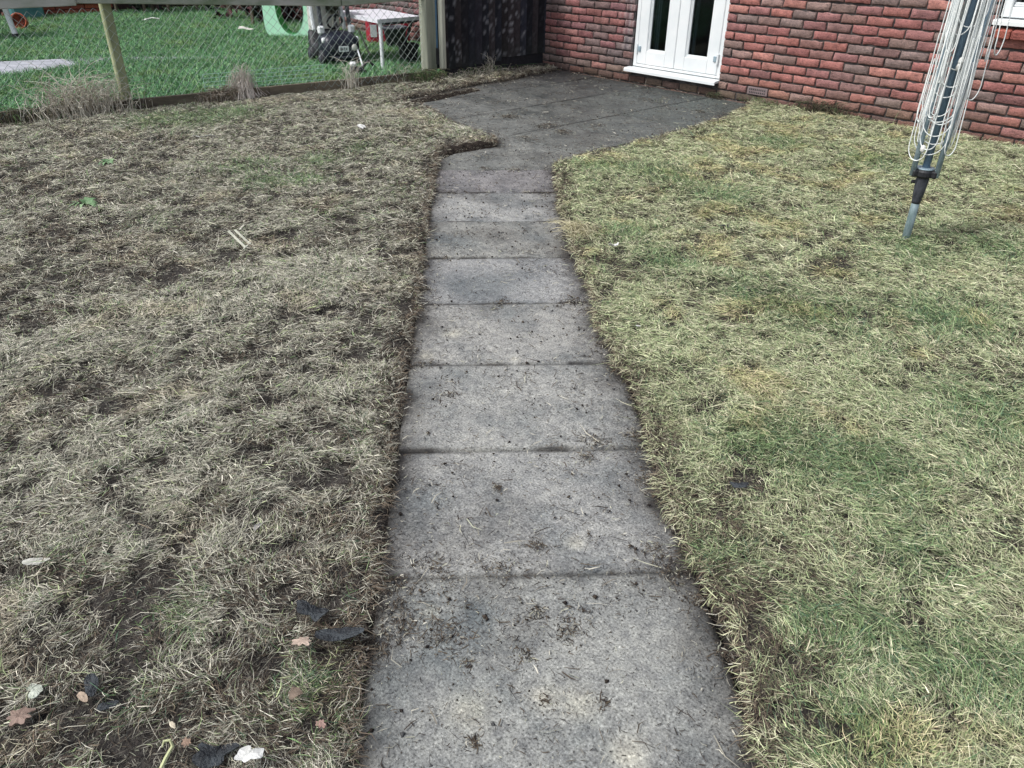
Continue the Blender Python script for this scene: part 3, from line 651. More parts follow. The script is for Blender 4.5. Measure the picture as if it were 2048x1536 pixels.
# doors
x0, x1, z0, z1 = DOOR; xm = (x0 + x1) / 2 - .015
mb = MB(); fw = .045
mb.box((x0 + fw / 2, .055, (z0 + z1) / 2), (fw, .07, z1 - z0), bev=.004); mb.box((x1 - fw / 2, .055, (z0 + z1) / 2), (fw, .07, z1 - z0), bev=.004)
mb.box(((x0 + x1) / 2, .055, z1 - fw / 2), (x1 - x0 - 2 * fw, .066, fw), bev=.004); mb.box(((x0 + x1) / 2, .050, z0 + .012), (x1 - x0 - 2 * fw, .066, .024), bev=.003)
mb.build('door_frame', M['upvc'], house)
def leafdoor(xa, xb, hinge_left):
    za, zb = z0 + .028, z1 - fw - .003; st_, rb = .122, .128
    r_ = MB(); yc, th = .034, .034
    r_.box((xa + st_ / 2, yc, (za + zb) / 2), (st_, th, zb - za), bev=.006); r_.box((xb - st_ / 2, yc, (za + zb) / 2), (st_, th, zb - za), bev=.006)
    r_.box(((xa + xb) / 2, yc + .001, za + rb / 2), (xb - xa - 2 * st_, th, rb), bev=.004); r_.box(((xa + xb) / 2, yc + .001, zb - st_ / 2), (xb - xa - 2 * st_, th, st_), bev=.004)
    gx0, gx1, gz0, gz1 = xa + st_, xb - st_, za + rb, zb - st_
    for q in (0, 1):       # glazing beads, stepped
        t = .012; o_ = .010 * q; yy = .040 + .006 * q
        r_.box((gx0 + o_ + t / 2, yy, (gz0 + gz1) / 2), (t, .022, gz1 - gz0 - 2 * o_), bev=.003); r_.box((gx1 - o_ - t / 2, yy, (gz0 + gz1) / 2), (t, .022, gz1 - gz0 - 2 * o_), bev=.003)
        r_.box(((gx0 + gx1) / 2, yy, gz0 + o_ + t / 2), (gx1 - gx0 - 2 * o_ - 2 * t, .020, t), bev=.003)
    dr = r_.build('door', M['upvc'], house)
    g_ = MB(); g_.box(((gx0 + gx1) / 2, .050, (gz0 + gz1) / 2), (gx1 - gx0 - .02, .006, gz1 - gz0 - .02)); g_.build('pane', M['glass'], dr)
    h_ = MB(); hx = xa + .03 if hinge_left else xb - .03; sg = -1 if hinge_left else 1
    h_.box((hx, .012, za + .145), (.036, .014, .05), bev=.003); hb = h_.build('hinge', M['galv'], dr)
    k_ = MB(); k_.tube([(hx + sg * .032, .010, za + .10), (hx + sg * .032, .010, za + .19)], .012, 10); k_.build('hinge_knuckle', M['upvc'], dr)
    # added strips behind the glass, standing in for bead reflections
    c_ = MB()
    for q in range(4 if hinge_left else 2):
        c_.tube([(gx0 + .012 + q * .016, .115 + .008 * (q % 2), gz0 - .03), (gx0 + .010 + q * .016, .115 + .008 * (q % 2), gz1)], .009, 8)
    c_.build('reflection_strip', M['reflection'], dr)
leafdoor(x0 + fw + .003, xm - .002, True); leafdoor(xm + .002, x1 - fw - .003, False)
mb = MB()      # projecting sill with a drip nose
prof = [(.10, .0), (-.062, -.016), (-.072, -.024), (-.072, -.050), (-.060, -.050), (-.060, -.034), (.10, -.030)]
sx0, sx1 = x0 - .045, x1 + .008
mb.prism([(a, b) for a, b in prof], sx1 - sx0, Matrix(((0, 0, 1), (1, 0, 0), (0, 1, 0))), (sx0, 0, z0 - .001))
mb.build('sill', M['upvc'], house)
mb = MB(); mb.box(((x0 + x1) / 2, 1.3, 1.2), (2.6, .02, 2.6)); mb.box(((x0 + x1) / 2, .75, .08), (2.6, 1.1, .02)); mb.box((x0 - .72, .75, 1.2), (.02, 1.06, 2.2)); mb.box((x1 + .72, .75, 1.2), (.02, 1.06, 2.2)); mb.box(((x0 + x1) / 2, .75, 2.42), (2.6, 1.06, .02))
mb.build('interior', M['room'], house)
# air brick
ab = empty('air_brick', (.455, 0, .1125)); ab.parent = house
mb = MB(); mb.box((0, .010, 0), (.215, .03, .067), bev=.003); mb.build('face', pm('grey_clay', (.16, .12, .12), (.22, .17, .17), .85, 30, 90, .3, .002), ab)
mb = MB()
for a in range(9):
    for b in range(2): mb.box((-.08 + a * .02, -.0045, -.013 + b * .026), (.010, .004, .014))
mb.build('vent_hole', M['blackplastic'], ab)
# window with tile sill
wx0, wx1, wz0, wz1 = WIN
mb = MB(); fw2 = .06
mb.box((wx0 + fw2 / 2, .055, (wz0 + wz1) / 2 + .02), (fw2, .07, wz1 - wz0 - .04), bev=.006); mb.box((wx1 - fw2 / 2, .055, (wz0 + wz1) / 2 + .02), (fw2, .07, wz1 - wz0 - .04), bev=.006)
mb.box(((wx0 + wx1) / 2, .055, wz0 + .075), (wx1 - wx0 - 2 * fw2, .066, .07), bev=.006); mb.box(((wx0 + wx1) / 2, .055, wz1 - .03), (wx1 - wx0 - 2 * fw2, .066, .06), bev=.006)
for q in (1, 2):
    mb.box(((wx0 + wx1) / 2, .05 + .01 * q, wz0 + .105 + .014 * q), (wx1 - wx0 - 2 * fw2 - .004, .04, .013), bev=.003)
wf = mb.build('window', M['upvc'], house)
mb = MB(); mb.box(((wx0 + wx1) / 2, .075, (wz0 + wz1) / 2 + .04), (wx1 - wx0 - 2 * fw2, .006, wz1 - wz0 - .2)); mb.build('pane', M['glass'], wf)
mb = MB(); mb.prism([(a, b + .04) for a, b in prof], wx1 - wx0 + .05, Matrix(((0, 0, 1), (1, 0, 0), (0, 1, 0))), (wx0 - .02, .03, wz0)); mb.build('sill', M['upvc'], wf)
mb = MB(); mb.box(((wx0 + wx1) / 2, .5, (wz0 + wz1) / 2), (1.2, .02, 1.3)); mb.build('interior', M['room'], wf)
mb = MB(); tw = .118
for k in range(10):
    c = np.array(random.choice([(.36, .115, .085), (.42, .15, .11), (.30, .10, .085), (.25, .095, .085)]))
    Mx = Matrix.Rotation(math.radians(9), 3, 'X')
    mb.box((wx0 + .012 + tw * (k + .5), -.008 + .02, wz0 - .058), (tw - .008, .15, .058), Mx, .006, c)
mb.build('tile_sill', M['brick'], wf)

# ------------------------------------------------------------------ black close-board fence
bf = empty('timber_fence', (-2.45, -.75, 0), 0, 'black stained close-board timber fence meeting the brick house wall', 'fence')
mb = MB(); yb = -1.62; k = 0
while yb < .0:
    wd = .098 + random.uniform(-.006, .006); bot = .155 + random.uniform(-.004, .004)
    if yb < -.70: bot = .10 + random.uniform(-.012, .02)
    dark = random.uniform(.5, 2.0); c = np.array(random.choice([(.016, .015, .021), (.022, .018, .020), (.014, .015, .022)])) * dark
    y1_ = min(yb + wd, -.004); top = 1.72
    # feather-edged: thick at one side, thin at the other, several slices so lichen can stain them
    nz_ = 46; nn = 4; vs = []; cs = []
    worn = random.uniform(0, 1) < .45
    for a in range(nz_ + 1):
        for b in range(nn + 1):
            t = b / nn; z_ = bot + (top - bot) * a / nz_; yv = yb + (y1_ - yb) * t
            vs.append((.000 + .024 * t + random.uniform(-.0006, .0006), yv + .75, z_))
            f = fbm(np.array([yv * 5 + k * 7.3]), np.array([z_ * 1.6]), .05, 301)[0] * (1.12 - .3 * abs(t - .5))
            li = max(0, f - .66) * 5.0 * (.9 if worn else .12)
            gr = max(0, 1 - (z_ - bot) / .25) * .25
            cc = c * (1 - min(li, .7)) + np.array((.30, .30, .32)) * min(li, .7)
            cs.append(cc * (1 - gr) + np.array((.05, .06, .05)) * gr)
    base = len(mb.v); mb.v += vs; mb.c += [tuple(q) for q in cs]; mb.uc = True
    for a in range(nz_):
        for b in range(nn):
            i0 = base + a * (nn + 1) + b; mb.f.append((i0, i0 + 1, i0 + nn + 2, i0 + nn + 1))
    mb.box((-.006, (yb + y1_) / 2 + .75, (bot + top) / 2), (.012, y1_ - yb - .002, top - bot - .002), col=c)
    mb.add([(.0242, y1_ + .75, bot), (.0242, y1_ + .75, top), (-.004, y1_ + .75, top), (-.004, y1_ + .75, bot)], [(0, 1, 2, 3)], c)
    mb.add([(.002, yb + .75, bot), (.024, y1_ + .75, bot), (-.006, y1_ + .75, bot), (-.006, yb + .75, bot)], [(0, 1, 2, 3)], c)
    yb = y1_ - .006 if y1_ < -.02 else 1; k += 1
mb.build('board_panel', M['blackwood'], bf)
mb = MB(); mb.box((-.012, .02, .07), (.03, 1.44, .17), bev=.003, col=(.022, .022, .026)); mb.build('gravel_board', M['blackwood'], bf)
for zz in (.35, 1.4):
    mb = MB(); mb.box((-.04, .02, zz), (.05, 1.42, .08), bev=.004, col=(.03, .03, .032)); mb.build('rail', M['blackwood'], bf)
mb = MB(); mb.box((-.035, -.90, .45), (.125, .125, 1.1), bev=.008); p_ = mb.build('post', M['greywood'], bf)
mb = MB(); mb.box((.055, -.785, .98), (.065, .06, 1.74), bev=.012); p2 = mb.build('batten', M['palewood'], bf)
STRIPM = pm('blue_strip', (.05, .12, .20), (.10, .19, .28), .6, 8, 60, .1, .001)
for yy_, xx_ in ((-.738, .034), (-.834, .024)):
    mb = MB(); mb.box((xx_, yy_, .24), (.03, .034, .16), bev=.003); mb.build('batten_clip', M['blackplastic'], p2)
    mb = MB(); mb.box((xx_ - .002, yy_, .9), (.02, .022, 1.16), bev=.003); mb.build('batten_strip', STRIPM, p2)

# ------------------------------------------------------------------ chain-link fence
cf = empty('chain_link_fence', (fxl(-4.0), -4.0, 0), 0, 'sagging chain link fence with mossy timber top rail, left of the black fence', 'fence')
def fp(y, z, off=0.0): return (fxl(y) - fxl(-4.0) + off, y + 4.0, z)
YA, YB, DM = -1.72, -7.4, .0395
mb = MB(); nzg = 10; pts_n = int((YA - YB) / DM)
def sag(y, z): return .010 * math.sin(y * 2.3 + 1) + .012 * math.sin(y * 5.1 + z * 6) * (z / .8), .012 * math.sin(y * 1.9) - .010 * math.sin(y * 7 + z * 9)
for k in range(pts_n):
    yc = YA - k * DM; pts = []
    sgs = 1 if k % 2 else 1
    for q in range(nzg * 2 + 1):
        z_ = .03 + q * .0385; yy = yc + (DM * .46 if (q + k) % 2 else -DM * .46)
        sx, sy = sag(yy, z_); zz = z_ + sy * (1 if z_ > .1 else 0)
        pts.append(fp(yy + .006 * math.sin(zz * 9 + yy * 3), zz, .012 + sx + (.0022 if (q + k) % 2 else -.0022)))
    mb.tube(pts, .0021, 4, cap=False)
mb.build('wire_mesh', M['wire'], cf)
mb = MB()
def railseg(ya, za, yb_, zb, h, off, tw=.045): mb.bar(fp(ya, za + h / 2, off), fp(yb_, zb + h / 2, off), h, tw, .005, up=(1, 0, 0))
mb2 = mb; railseg(-1.60, .785, -2.60, .748, .11, .035); railseg(-2.606, .746, -5.0, .850, .11, .035); o = mb.build('top_rail', M['railwood'], cf)
mb = MB(); railseg(-4.88, .831, -7.6, .80, .12, .082); mb.build('top_rail', M['railwood'], cf)
for yp in (-4.64, -7.3):
    mb = MB(); mb.box(fp(yp, .48, -.04), (.075, .078, 1.1), bev=.01); mb.build('post', M['yellowpost'], cf)
mb = MB(); ybs = [-1.74, -2.32, -2.36 - .58, -3.4, -4.0, -4.6, -5.6, -7.6]
for a, b in zip(ybs[:-1], ybs[1:]):
    mb.bar(fp(a - .002, .025, .0), fp(b + .002, .025, .0), .125, .035, .004, up=(1, 0, 0))
mb.build('gravel_board', M['gravelboard'], cf)

# ------------------------------------------------------------------ neighbour's garden
x, y = scatter(-11.5, -2.5, -8, -.15, 5200, lambda a, b: np.where(frustum(a, b, .06), np.interp(-a, [2.5, 5, 11], [5200, 4000, 2600]), 350))
k = x < fxl(y) - .05; x, y = x[k], y[k]
STRIP = [(-6.12, -5.6), (-6.08, -4.9), (-5.80, -3.95), (-5.02, -2.74), (-4.82, -2.74), (-5.42, -3.95), (-5.06, -5.16), (-5.0, -5.6)]
def in_poly(px, py, poly):
    ins = np.zeros(len(px), bool); n = len(poly)
    for i in range(n):
        ax, ay = poly[i]; bx, by = poly[(i + 1) % n]
        c = ((ay > py) != (by > py)); ins ^= c & (px < ax + (py - ay) * (bx - ax) / ((by - ay) or 1e-12))
    return ins
k = ~(in_poly(x, y, STRIP) & ((y < -4.35) | (rng.uniform(0, 1, len(x)) < .45))); x, y = x[k], y[k]; n = len(x)
bare = sstep(.45, .7, fbm(x, y, .5, 401)) * np.exp(-((x + 3.2) ** 2 + (y + 1.5) ** 2) / .6)
k = rng.uniform(0, 1, n) > bare * 1.2; x, y = x[k], y[k]; n = len(x)
gp = [(.115, .265, .125), (.15, .33, .155), (.085, .20, .095), (.20, .39, .19), (.26, .40, .19)]
col = pick(gp, n) * rng.uniform(.75, 1.25, n)[:, None] * (.75 + .5 * fbm(x, y, .3, 411))[:, None]
yel = sstep(.6, .75, fbm(x, y, .35, 421))[:, None] * .45; col = col * (1 - yel) + np.array((.20, .27, .08)) * yel
z = .045 + (fbm(x, y, .5, 77) - .5) * .02
o = blade_mesh('neighbour_grass', np.stack([x, y, z - .004], 1), rng.uniform(0, 6.28, n), np.abs(rng.normal(1.0, .3, n)), rng.uniform(.05, .10, n), rng.uniform(.0045, .0085, n), rng.normal(-.6, .3, n), col, rng.normal(0, .4, n))
setp(o, 'lush green lawn grass beyond the chain link fence', 'grass', kind='stuff')
sub = MB(); sub.prism(STRIP, .022, None, (0, 0, .036)); setp(sub.build('garden_path', M['render']), kind='structure')
# underlay of green for the neighbour's turf
gxn = np.arange(-12.5, -2.4, .12); gyn = np.arange(-9, 0, .12)
X, Y = np.meshgrid(gxn, gyn, indexing='ij'); X = np.minimum(X, fxl(Y) - .045)
Zn = .049 + (fbm(X, Y, .5, 77) - .5) * .02; i = np.arange(len(gxn) - 1)[:, None] * len(gyn) + np.arange(len(gyn) - 1)[None, :]
me = np_mesh('neighbour_lawn', np.stack([X.ravel(), Y.ravel(), Zn.ravel()], 1), np.stack([i, i + len(gyn), i + len(gyn) + 1, i + 1], -1).reshape(-1), np.full(i.size, 4))
setp(link('neighbour_lawn', me, pm('turf', (.03, .075, .03), (.06, .12, .05), .95, 9, 60, .6, .01), smooth=True), kind='structure')

# folding table
GZ = .045
tb = empty('folding_table', (-3.7, -1.45, GZ), 0, 'white plastic folding table standing behind the chain link fence', 'table')
def rel(p, o): return (p[0] - o[0], p[1] - o[1], p[2] - o[2])
TO = (-3.7, -1.45, GZ)
A_, B_, C_, D_ = (-4.27, -1.73), (-3.115, -1.85), (-3.17, -1.24), (-4.2, -1.10)
mb = MB(); out = [(p[0] - TO[0], p[1] - TO[1]) for p in (A_, B_, C_, D_)]
mb.prism(out, .038, None, (0, 0, .552 - GZ - .038)); mb.build('tabletop', M['tabletop'], tb)
def leg(a, b, r, m): q = MB(); q.tube([rel((*a, GZ), TO), rel((*b, .515), TO)], r, 10); q.build('leg', m, tb)
leg((-3.09, -1.838), (-3.14, -1.80), .021, M['white']); leg((-3.215, -2.0), (-3.95, -1.72), .010, M['white'])
leg((-3.50, -1.33), (-3.25, -1.30), .016, M['darkplastic']); leg((-4.05, -1.2), (-4.1, -1.2), .02, M['white'])
mb = MB(); mb.tube([rel((-3.14, -1.78, .50), TO), rel((-3.19, -1.28, .50), TO)], .012, 8); mb.build('under_frame', M['darkplastic'], tb)

# ride-on toy car: faces the fence
TC = (-3.86, -1.98, GZ)
tc = empty('toy_car', TC, math.radians(-12), 'black and white ride-on toy car beside the folding table', 'toy car')
def loft(secs, n=20, e=4.0):
    """super-ellipse sections along x: (x, half-width, z0, z1)"""
    q = MB(); vs = []; fs = []
    for (x_, hw, za, zb) in secs:
        for k in range(n):
            t = 2 * math.pi * k / n; c, s = math.cos(t), math.sin(t)
            vs.append((x_, hw * math.copysign(abs(c) ** (2 / e), c), (za + zb) / 2 + (zb - za) / 2 * math.copysign(abs(s) ** (2 / e), s)))
    m = len(secs)
    for a in range(m - 1):
        for k in range(n): k2 = (k + 1) % n; fs.append((a * n + k, a * n + k2, (a + 1) * n + k2, (a + 1) * n + k))
    fs.append(tuple(range(n))[::-1]); fs.append(tuple((m - 1) * n + k for k in range(n)))
    return q.add(vs, fs)
loft([(.35, .15, .12, .24), (.34, .185, .07, .29), (.30, .20, .06, .325), (.18, .21, .06, .35), (.10, .21, .06, .36)]).build('hood', pm('navy_black_plastic', (.008, .010, .018), (.02, .024, .04), .4, 10, 90, .1, .001), tc, True)
loft([(.12, .205, .07, .33), (.0, .21, .06, .22), (-.2, .21, .06, .22), (-.24, .205, .07, .34), (-.33, .19, .10, .36), (-.35, .15, .14, .30)]).build('body', M['blackplastic'], tc, True)
# back shell, roof and pillars
mb = MB(); mb.box((-.27, 0, .52), (.05, .37, .40), bev=.02); mb.box((-.08, 0, .735), (.44, .38, .045), bev=.02); mb.build('cab_shell', M['cream'], tc)
for sg in (-1, 1):
    mb = MB(); mb.bar((.13, sg * .165, .40), (.07, sg * .16, .73), .04, .045, .008); pp = mb.build('pillar', M['darkplastic'], tc)
    mb = MB(); mb.box((.15, sg * .175, .37), (.07, .07, .085), bev=.015); mb.build('pillar_foot', M['white'], pp)
    mb = MB(); mb.bar((-.10, sg * .18, .34), (-.20, sg * .17, .72), .04, .05, .01); mb.build('rear_pillar', M['white'], tc)
def disc(name, c, r, t, ax, m, par, sy=1.0):
    q = MB(); Mx = Matrix.Rotation(math.radians(90), 3, 'Y') if ax == 'x' else Matrix.Rotation(math.radians(90), 3, 'X')
    q.lathe([(r * .8, -t / 2), (r, -t / 4), (r, t / 4), (r * .8, t / 2)], 20, c, Mx); return q.build(name, m, par, True)
disc('headlight', (.345, .125, .20), .034, .03, 'x', M['cream'], tc); disc('headlight', (.345, -.125, .20), .034, .03, 'x', M['darkplastic'], tc); disc('headlight', (.26, .19, .275), .030, .04, 'y', M['white'], tc)
disc('headlight', (.26, -.19, .275), .030, .04, 'y', M['white'], tc)
mb = MB(); mb.box((.352, 0, .19), (.012, .115, .058), bev=.003); pl_ = mb.build('number_plate', M['white'], tc)
mb = MB()
for yy, hh in ((-.035, .028), (-.018, .02), (.008, .03), (.03, .022)): mb.box((.3595, yy, .19), (.003, .009, hh))
mb.build('plate_mark', M['blackplastic'], pl_)
for sx in (.20, -.2):
    for sg in (-1, 1):
        wq = disc('wheel', (sx, sg * .205, .085), .085, .05, 'y', M['blackplastic'], tc); disc('hub', (sx, sg * .232, .085), .04, .012, 'y', M['darkplastic'], wq)
mb = MB(); Mx = Matrix.Rotation(math.radians(-60), 3, 'Y')
ringp = [Mx @ Vector((.085 * math.cos(a), .085 * math.sin(a), 0)) + Vector((.06, .02, .44)) for a in np.linspace(0, 2 * math.pi, 21)]
mb.tube(ringp, .012, 8, cap=False); mb.bar(ringp[0], ringp[10], .02, .02, .004); mb.tube([(.06, .02, .44), (.14, .02, .35)], .018, 8); mb.build('steering_wheel', M['blackplastic'], tc)
mb = MB(); mb.tube([(.335, -.15, .115), (.362, -.08, .105), (.362, .08, .105), (.335, .15, .115)], .013, 8); mb.build('bumper', M['darkplastic'], tc)
# brush leaning at the table
bo = (-4.02, -1.86, GZ); br = empty('garden_brush', bo, 0, 'mossy brush head on a pale handle between toy car and table', 'brush')
mb = MB()
for k in range(260):
    a = random.uniform(0, 6.28); rr = .075 * math.sqrt(random.random()); hz = random.uniform(.0, .15)
    p = Vector((rr * math.cos(a), rr * math.sin(a), .50 + hz)); mb.tube([p, p + Vector((random.uniform(-.02, .02), random.uniform(-.02, .02), random.uniform(.02, .05)))], .005, 4, col=random.choice([(.07, .075, .05), (.12, .12, .085), (.04, .045, .035)]))
mb.build('brush_head', M['weed'], br)
mb = MB(); mb.tube([(0, 0, 0), (0, 0, .52)], .014, 8); mb.build('handle', M['palewood'], br)
# red toy chest
ro = (-5.05, -.45, GZ); rc = empty('toy_chest', ro, math.radians(-28), 'dark red plastic toy chest with white labels behind the table', 'toy chest')
mb = MB(); mb.box((0, 0, .17), (.34, .56, .32), bev=.03); mb.build('chest_body', M['red'], rc)
mb = MB(); mb.box((0, 0, .345), (.37, .60, .035), bev=.012); mb.build('lid', M['red'], rc)
for yy in (-.20, .13):
    mb = MB(); mb.box((.172, yy, .17), (.006, .085, .15), bev=.002); mb.build('paper_label', M['white'], rc)
# pale green climbing frame panel with oval opening
po = pix(585, 76, GZ); gp_ = empty('play_panel', (po[0], po[1], GZ), math.radians(-52), 'pale green plastic play panel with a big oval hole on the far lawn', 'play panel')
def ring_plate(ox, oz, rx, rz, wx, h, t):
    q = MB(); n = 48; inn = []; outp = []
    for k in range(n):
        a = 2 * math.pi * k / n; inn.append((ox + rx * math.cos(a), oz + rz * math.sin(a)))
        c, s = math.cos(a), math.sin(a); e = 7
        outp.append((wx * math.copysign(abs(c) ** (2 / e), c), h / 2 + h / 2 * math.copysign(abs(s) ** (2 / e), s)))
    return inn, outp, n, t
inn, outp, n, t = ring_plate(.0, .385, .205, .335, .40, .92, .03)
mb = MB(); vs = [(.0, u, v) for u, v in outp] + [(.0, u, v) for u, v in inn] + [(-.14, u, v) for u, v in outp]
fs = [(k, (k + 1) % n, n + (k + 1) % n, n + k) for k in range(n)] + [((k + 1) % n, k, 2 * n + k, 2 * n + (k + 1) % n) for k in range(n)]
mb.add(vs, fs); mb.build('face_panel', M['lime'], gp_, False)
mb = MB(); vs = [(.004, u, v) for u, v in inn] + [(-.16, u * .96, v * .985) for u, v in inn]; mb.add(vs, [(k, (k + 1) % n, n + (k + 1) % n, n + k) for k in range(n)]); mb.build('tunnel', M['green'], gp_, True)
mb = MB(); mb.box((.006, -.15, .66), (.02, .05, .12), bev=.008); mb.build('clip', M['lime'], gp_)
# square black pot, dark planters
def pot(name, loc, r, h, m, label, cat, square=False, tilt=None):
    e = empty(name, loc, .5, label, cat)
    q = MB(); prof = [(r * .75, 0), (r * .98, h * .86), (r * 1.08, h * .87), (r * 1.08, h), (r * .96, h), (r * .90, h * .8)]
    q.lathe(prof, 4 if square else 22); q.build('pot', m, e, not square)
    s_ = MB(); s_.lathe([(r * .5, h * .78), (r * .88, h * .8)], 4 if square else 16); s_.build('compost', M['soil'], e)
    if tilt: e.rotation_euler = tilt
    return e
p_ = pix(818, 128, GZ); pot('plant_pot', (p_[0], p_[1], GZ), .13, .22, M['blackplastic'], 'square black plant pot in the weeds beside the timber fence post', 'plant pot', True)
p_ = pix(50, 57, GZ); pot('flower_pot', (p_[0], p_[1], GZ + .09), .10, .2, M['terracotta'], 'orange flower pot tipped over on the far green lawn', 'flower pot', False, (math.radians(80), .3, 1.0))
p_ = pix(792, 96, GZ); pot('bucket', (p_[0], p_[1], GZ), .15, .26, M['darkplastic'], 'round dark bucket standing under the right side of the folding table', 'bucket')
p_ = pix(716, 152, GZ); e = empty('toy_digger', (p_[0], p_[1], GZ), 1.1, 'small black and white toy lying on the grass in front of the toy car', 'toy')
mb = MB(); mb.box((0, 0, .05), (.16, .10, .08), Matrix.Rotation(.2, 3, 'Y'), .02); mb.tube([(.05, 0, .08), (.12, .01, .15), (.17, .01, .10)], .014, 8); mb.build('toy_body', M['blackplastic'], e)
mb = MB(); mb.box((-.04, 0, .115), (.07, .08, .05), None, .015); mb.build('toy_cab', M['white'], e)
p_ = pix(742, 118, GZ); e = empty('toy_spade', (p_[0], p_[1], GZ), .4, 'wooden handled stick leaning under the front of the folding table', 'stick')
mb = MB(); mb.tube([(0, 0, .02), (-.12, -.05, .34)], .012, 8); mb.build('handle', M['palewood'], e)
# white legged trampoline-like stand at the far left
p_ = pix(34, 80, GZ); st_ = empty('garden_stand', (p_[0], p_[1], GZ), 0, 'white legged stand with black foot at the far left of the neighbouring lawn', 'stand')
mb = MB(); mb.tube([(0, 0, .05), (-.15, -.02, .50)], .035, 12); mb.build('leg', M['white'], st_)
mb = MB(); mb.lathe([(.05, -.01), (.05, .04), (.04, .08), (.036, .08)], 14); mb.build('foot', M['blackplastic'], st_)
mb = MB(); mb.box((-.3, -.3, .56), (.7, .8, .10), bev=.02); mb.build('seat', M['darkplastic'], st_)
mb = MB(); mb.box((.0, -.28, .50), (.05, .16, .20), Matrix.Rotation(.5, 3, 'X'), .02); mb.build('hanging_cloth', M['white'], st_)
p_ = pix(52, 38, GZ); e = empty('storage_box', (p_[0], p_[1], GZ), .2, 'teal plastic storage box on the far side of the neighbouring lawn', 'box')
mb = MB(); mb.box((0, 0, .16), (.35, .5, .32), bev=.03); mb.build('box_body', M['teal'], e); mb = MB(); mb.box((0, 0, .34), (.38, .53, .04), bev=.012); mb.build('lid', M['darkplastic'], e)
# low red brick planter wall
e = empty('brick_planter', (-11.45, -2.85, GZ), .0, 'low red brick planter wall with mossy coping on the far lawn edge', 'planter')
mb = MB()
for j in range(2):
    for i_ in range(7): mb.box((0, -.78 + i_ * .235 + (.11 if j else 0), .045 + j * .08), (.1, .222, .07), bev=.006, col=np.array(random.choice([(.42, .12, .07), (.36, .10, .07), (.30, .09, .07)])))
mb.build('brick_wall', M['brick'], e)
mb = MB()
for i_ in range(6): mb.box((0, -.72 + i_ * .29, .235), (.22, .28, .13), bev=.01, col=random.choice([(.17, .15, .07), (.13, .12, .06), (.20, .17, .09)]))
mb.build('coping', M['brick'], e)
# dark hedge and back fence beyond
def leaf_cloud(name, label, x0, x1, y0, y1, h, n, pal, size=.06):
    cs = []; q = MB()
    nb = 26; B = [(random.uniform(x0, x1), random.uniform(y0, y1), random.uniform(.15, h), random.uniform(.15, .35)) for _ in range(nb)]
    for k in range(n):
        bx, by, bz, brr = random.choice(B); v = Vector((random.gauss(0, 1), random.gauss(0, 1), random.gauss(0, 1))).normalized() * brr * random.uniform(.5, 1)
        c = Vector((bx, by, max(.02, bz + v.z))) + Vector((v.x, v.y, 0)); a = Vector((random.gauss(0, 1), random.gauss(0, 1), random.gauss(0, 1))).normalized() * size; b = a.orthogonal().normalized() * size * .45
        q.add([c - a, c + b, c + a, c - b], [(0, 1, 2, 3)], np.array(random.choice(pal)) * random.uniform(.6, 1.3))
    e = empty(name, ((x0 + x1) / 2, (y0 + y1) / 2, GZ), 0, label, 'hedge'); o = q.build('foliage', M['hedge'], e); o.location = (-(x0 + x1) / 2, -(y0 + y1) / 2, 0)
    for k in range(6):
        t = MB(); px, py = random.uniform(x0, x1), random.uniform(y0, y1); t.tube([(px, py, 0), (px + .05, py, h * .5), (px, py + .08, h * .9)], [.03, .022, .01], 6)
        o = t.build('stem', M['gravelboard'], e); o.location = (-(x0 + x1) / 2, -(y0 + y1) / 2, 0)
leaf_cloud('hedge', 'dark green hedge behind the litter on the far lawn edge', -11.3, -10.7, -2.1, -.35, 1.0, 1500, [(.02, .035, .025), (.035, .05, .03), (.05, .03, .03), (.015, .02, .02)])
leaf_cloud('hedge', 'purple-brown shrubby hedge left of the pale green play panel', -9.3, -7.9, -1.0, -.15, .9, 1900, [(.045, .015, .02), (.07, .02, .025), (.02, .03, .025), (.012, .014, .016)])
bfe = empty('back_fence', (-12.0, -3.5, 0), 0, 'dark brown timber fence closing off the far end of the neighbouring garden', 'fence')
mb = MB()
for k in range(70): mb.box((random.uniform(-.004, .004), -4.5 + k * .115, .85), (.02, .112, 1.7), bev=.003, col=np.array((.07, .05, .045)) * random.uniform(.6, 1.3))
mb.build('board_panel', M['brick'], bfe)
# green wire panel leaning on the gravel board
wp = empty('wire_panel', (fxl(-3.4) - .06, -3.4, .04), 0, 'low pale green wire mesh panel standing behind the gravel board', 'wire panel')
mb = MB(); ya, yb_ = -3.96, -2.80
for q in range(6):
    mb.tube([(fxl(ya) - fxl(-3.4), ya + 3.4, .02 + q * .034), (fxl(yb_) - fxl(-3.4), yb_ + 3.4, .02 + q * .034)], .0028, 5)
for yy in np.arange(ya, yb_ + .01, .145): mb.tube([(fxl(yy) - fxl(-3.4) + .003, yy + 3.4, 0), (fxl(yy) - fxl(-3.4) + .003, yy + 3.4, .192)], .0028, 5)
mb.build('wire_grid', M['greenwire'], wp)

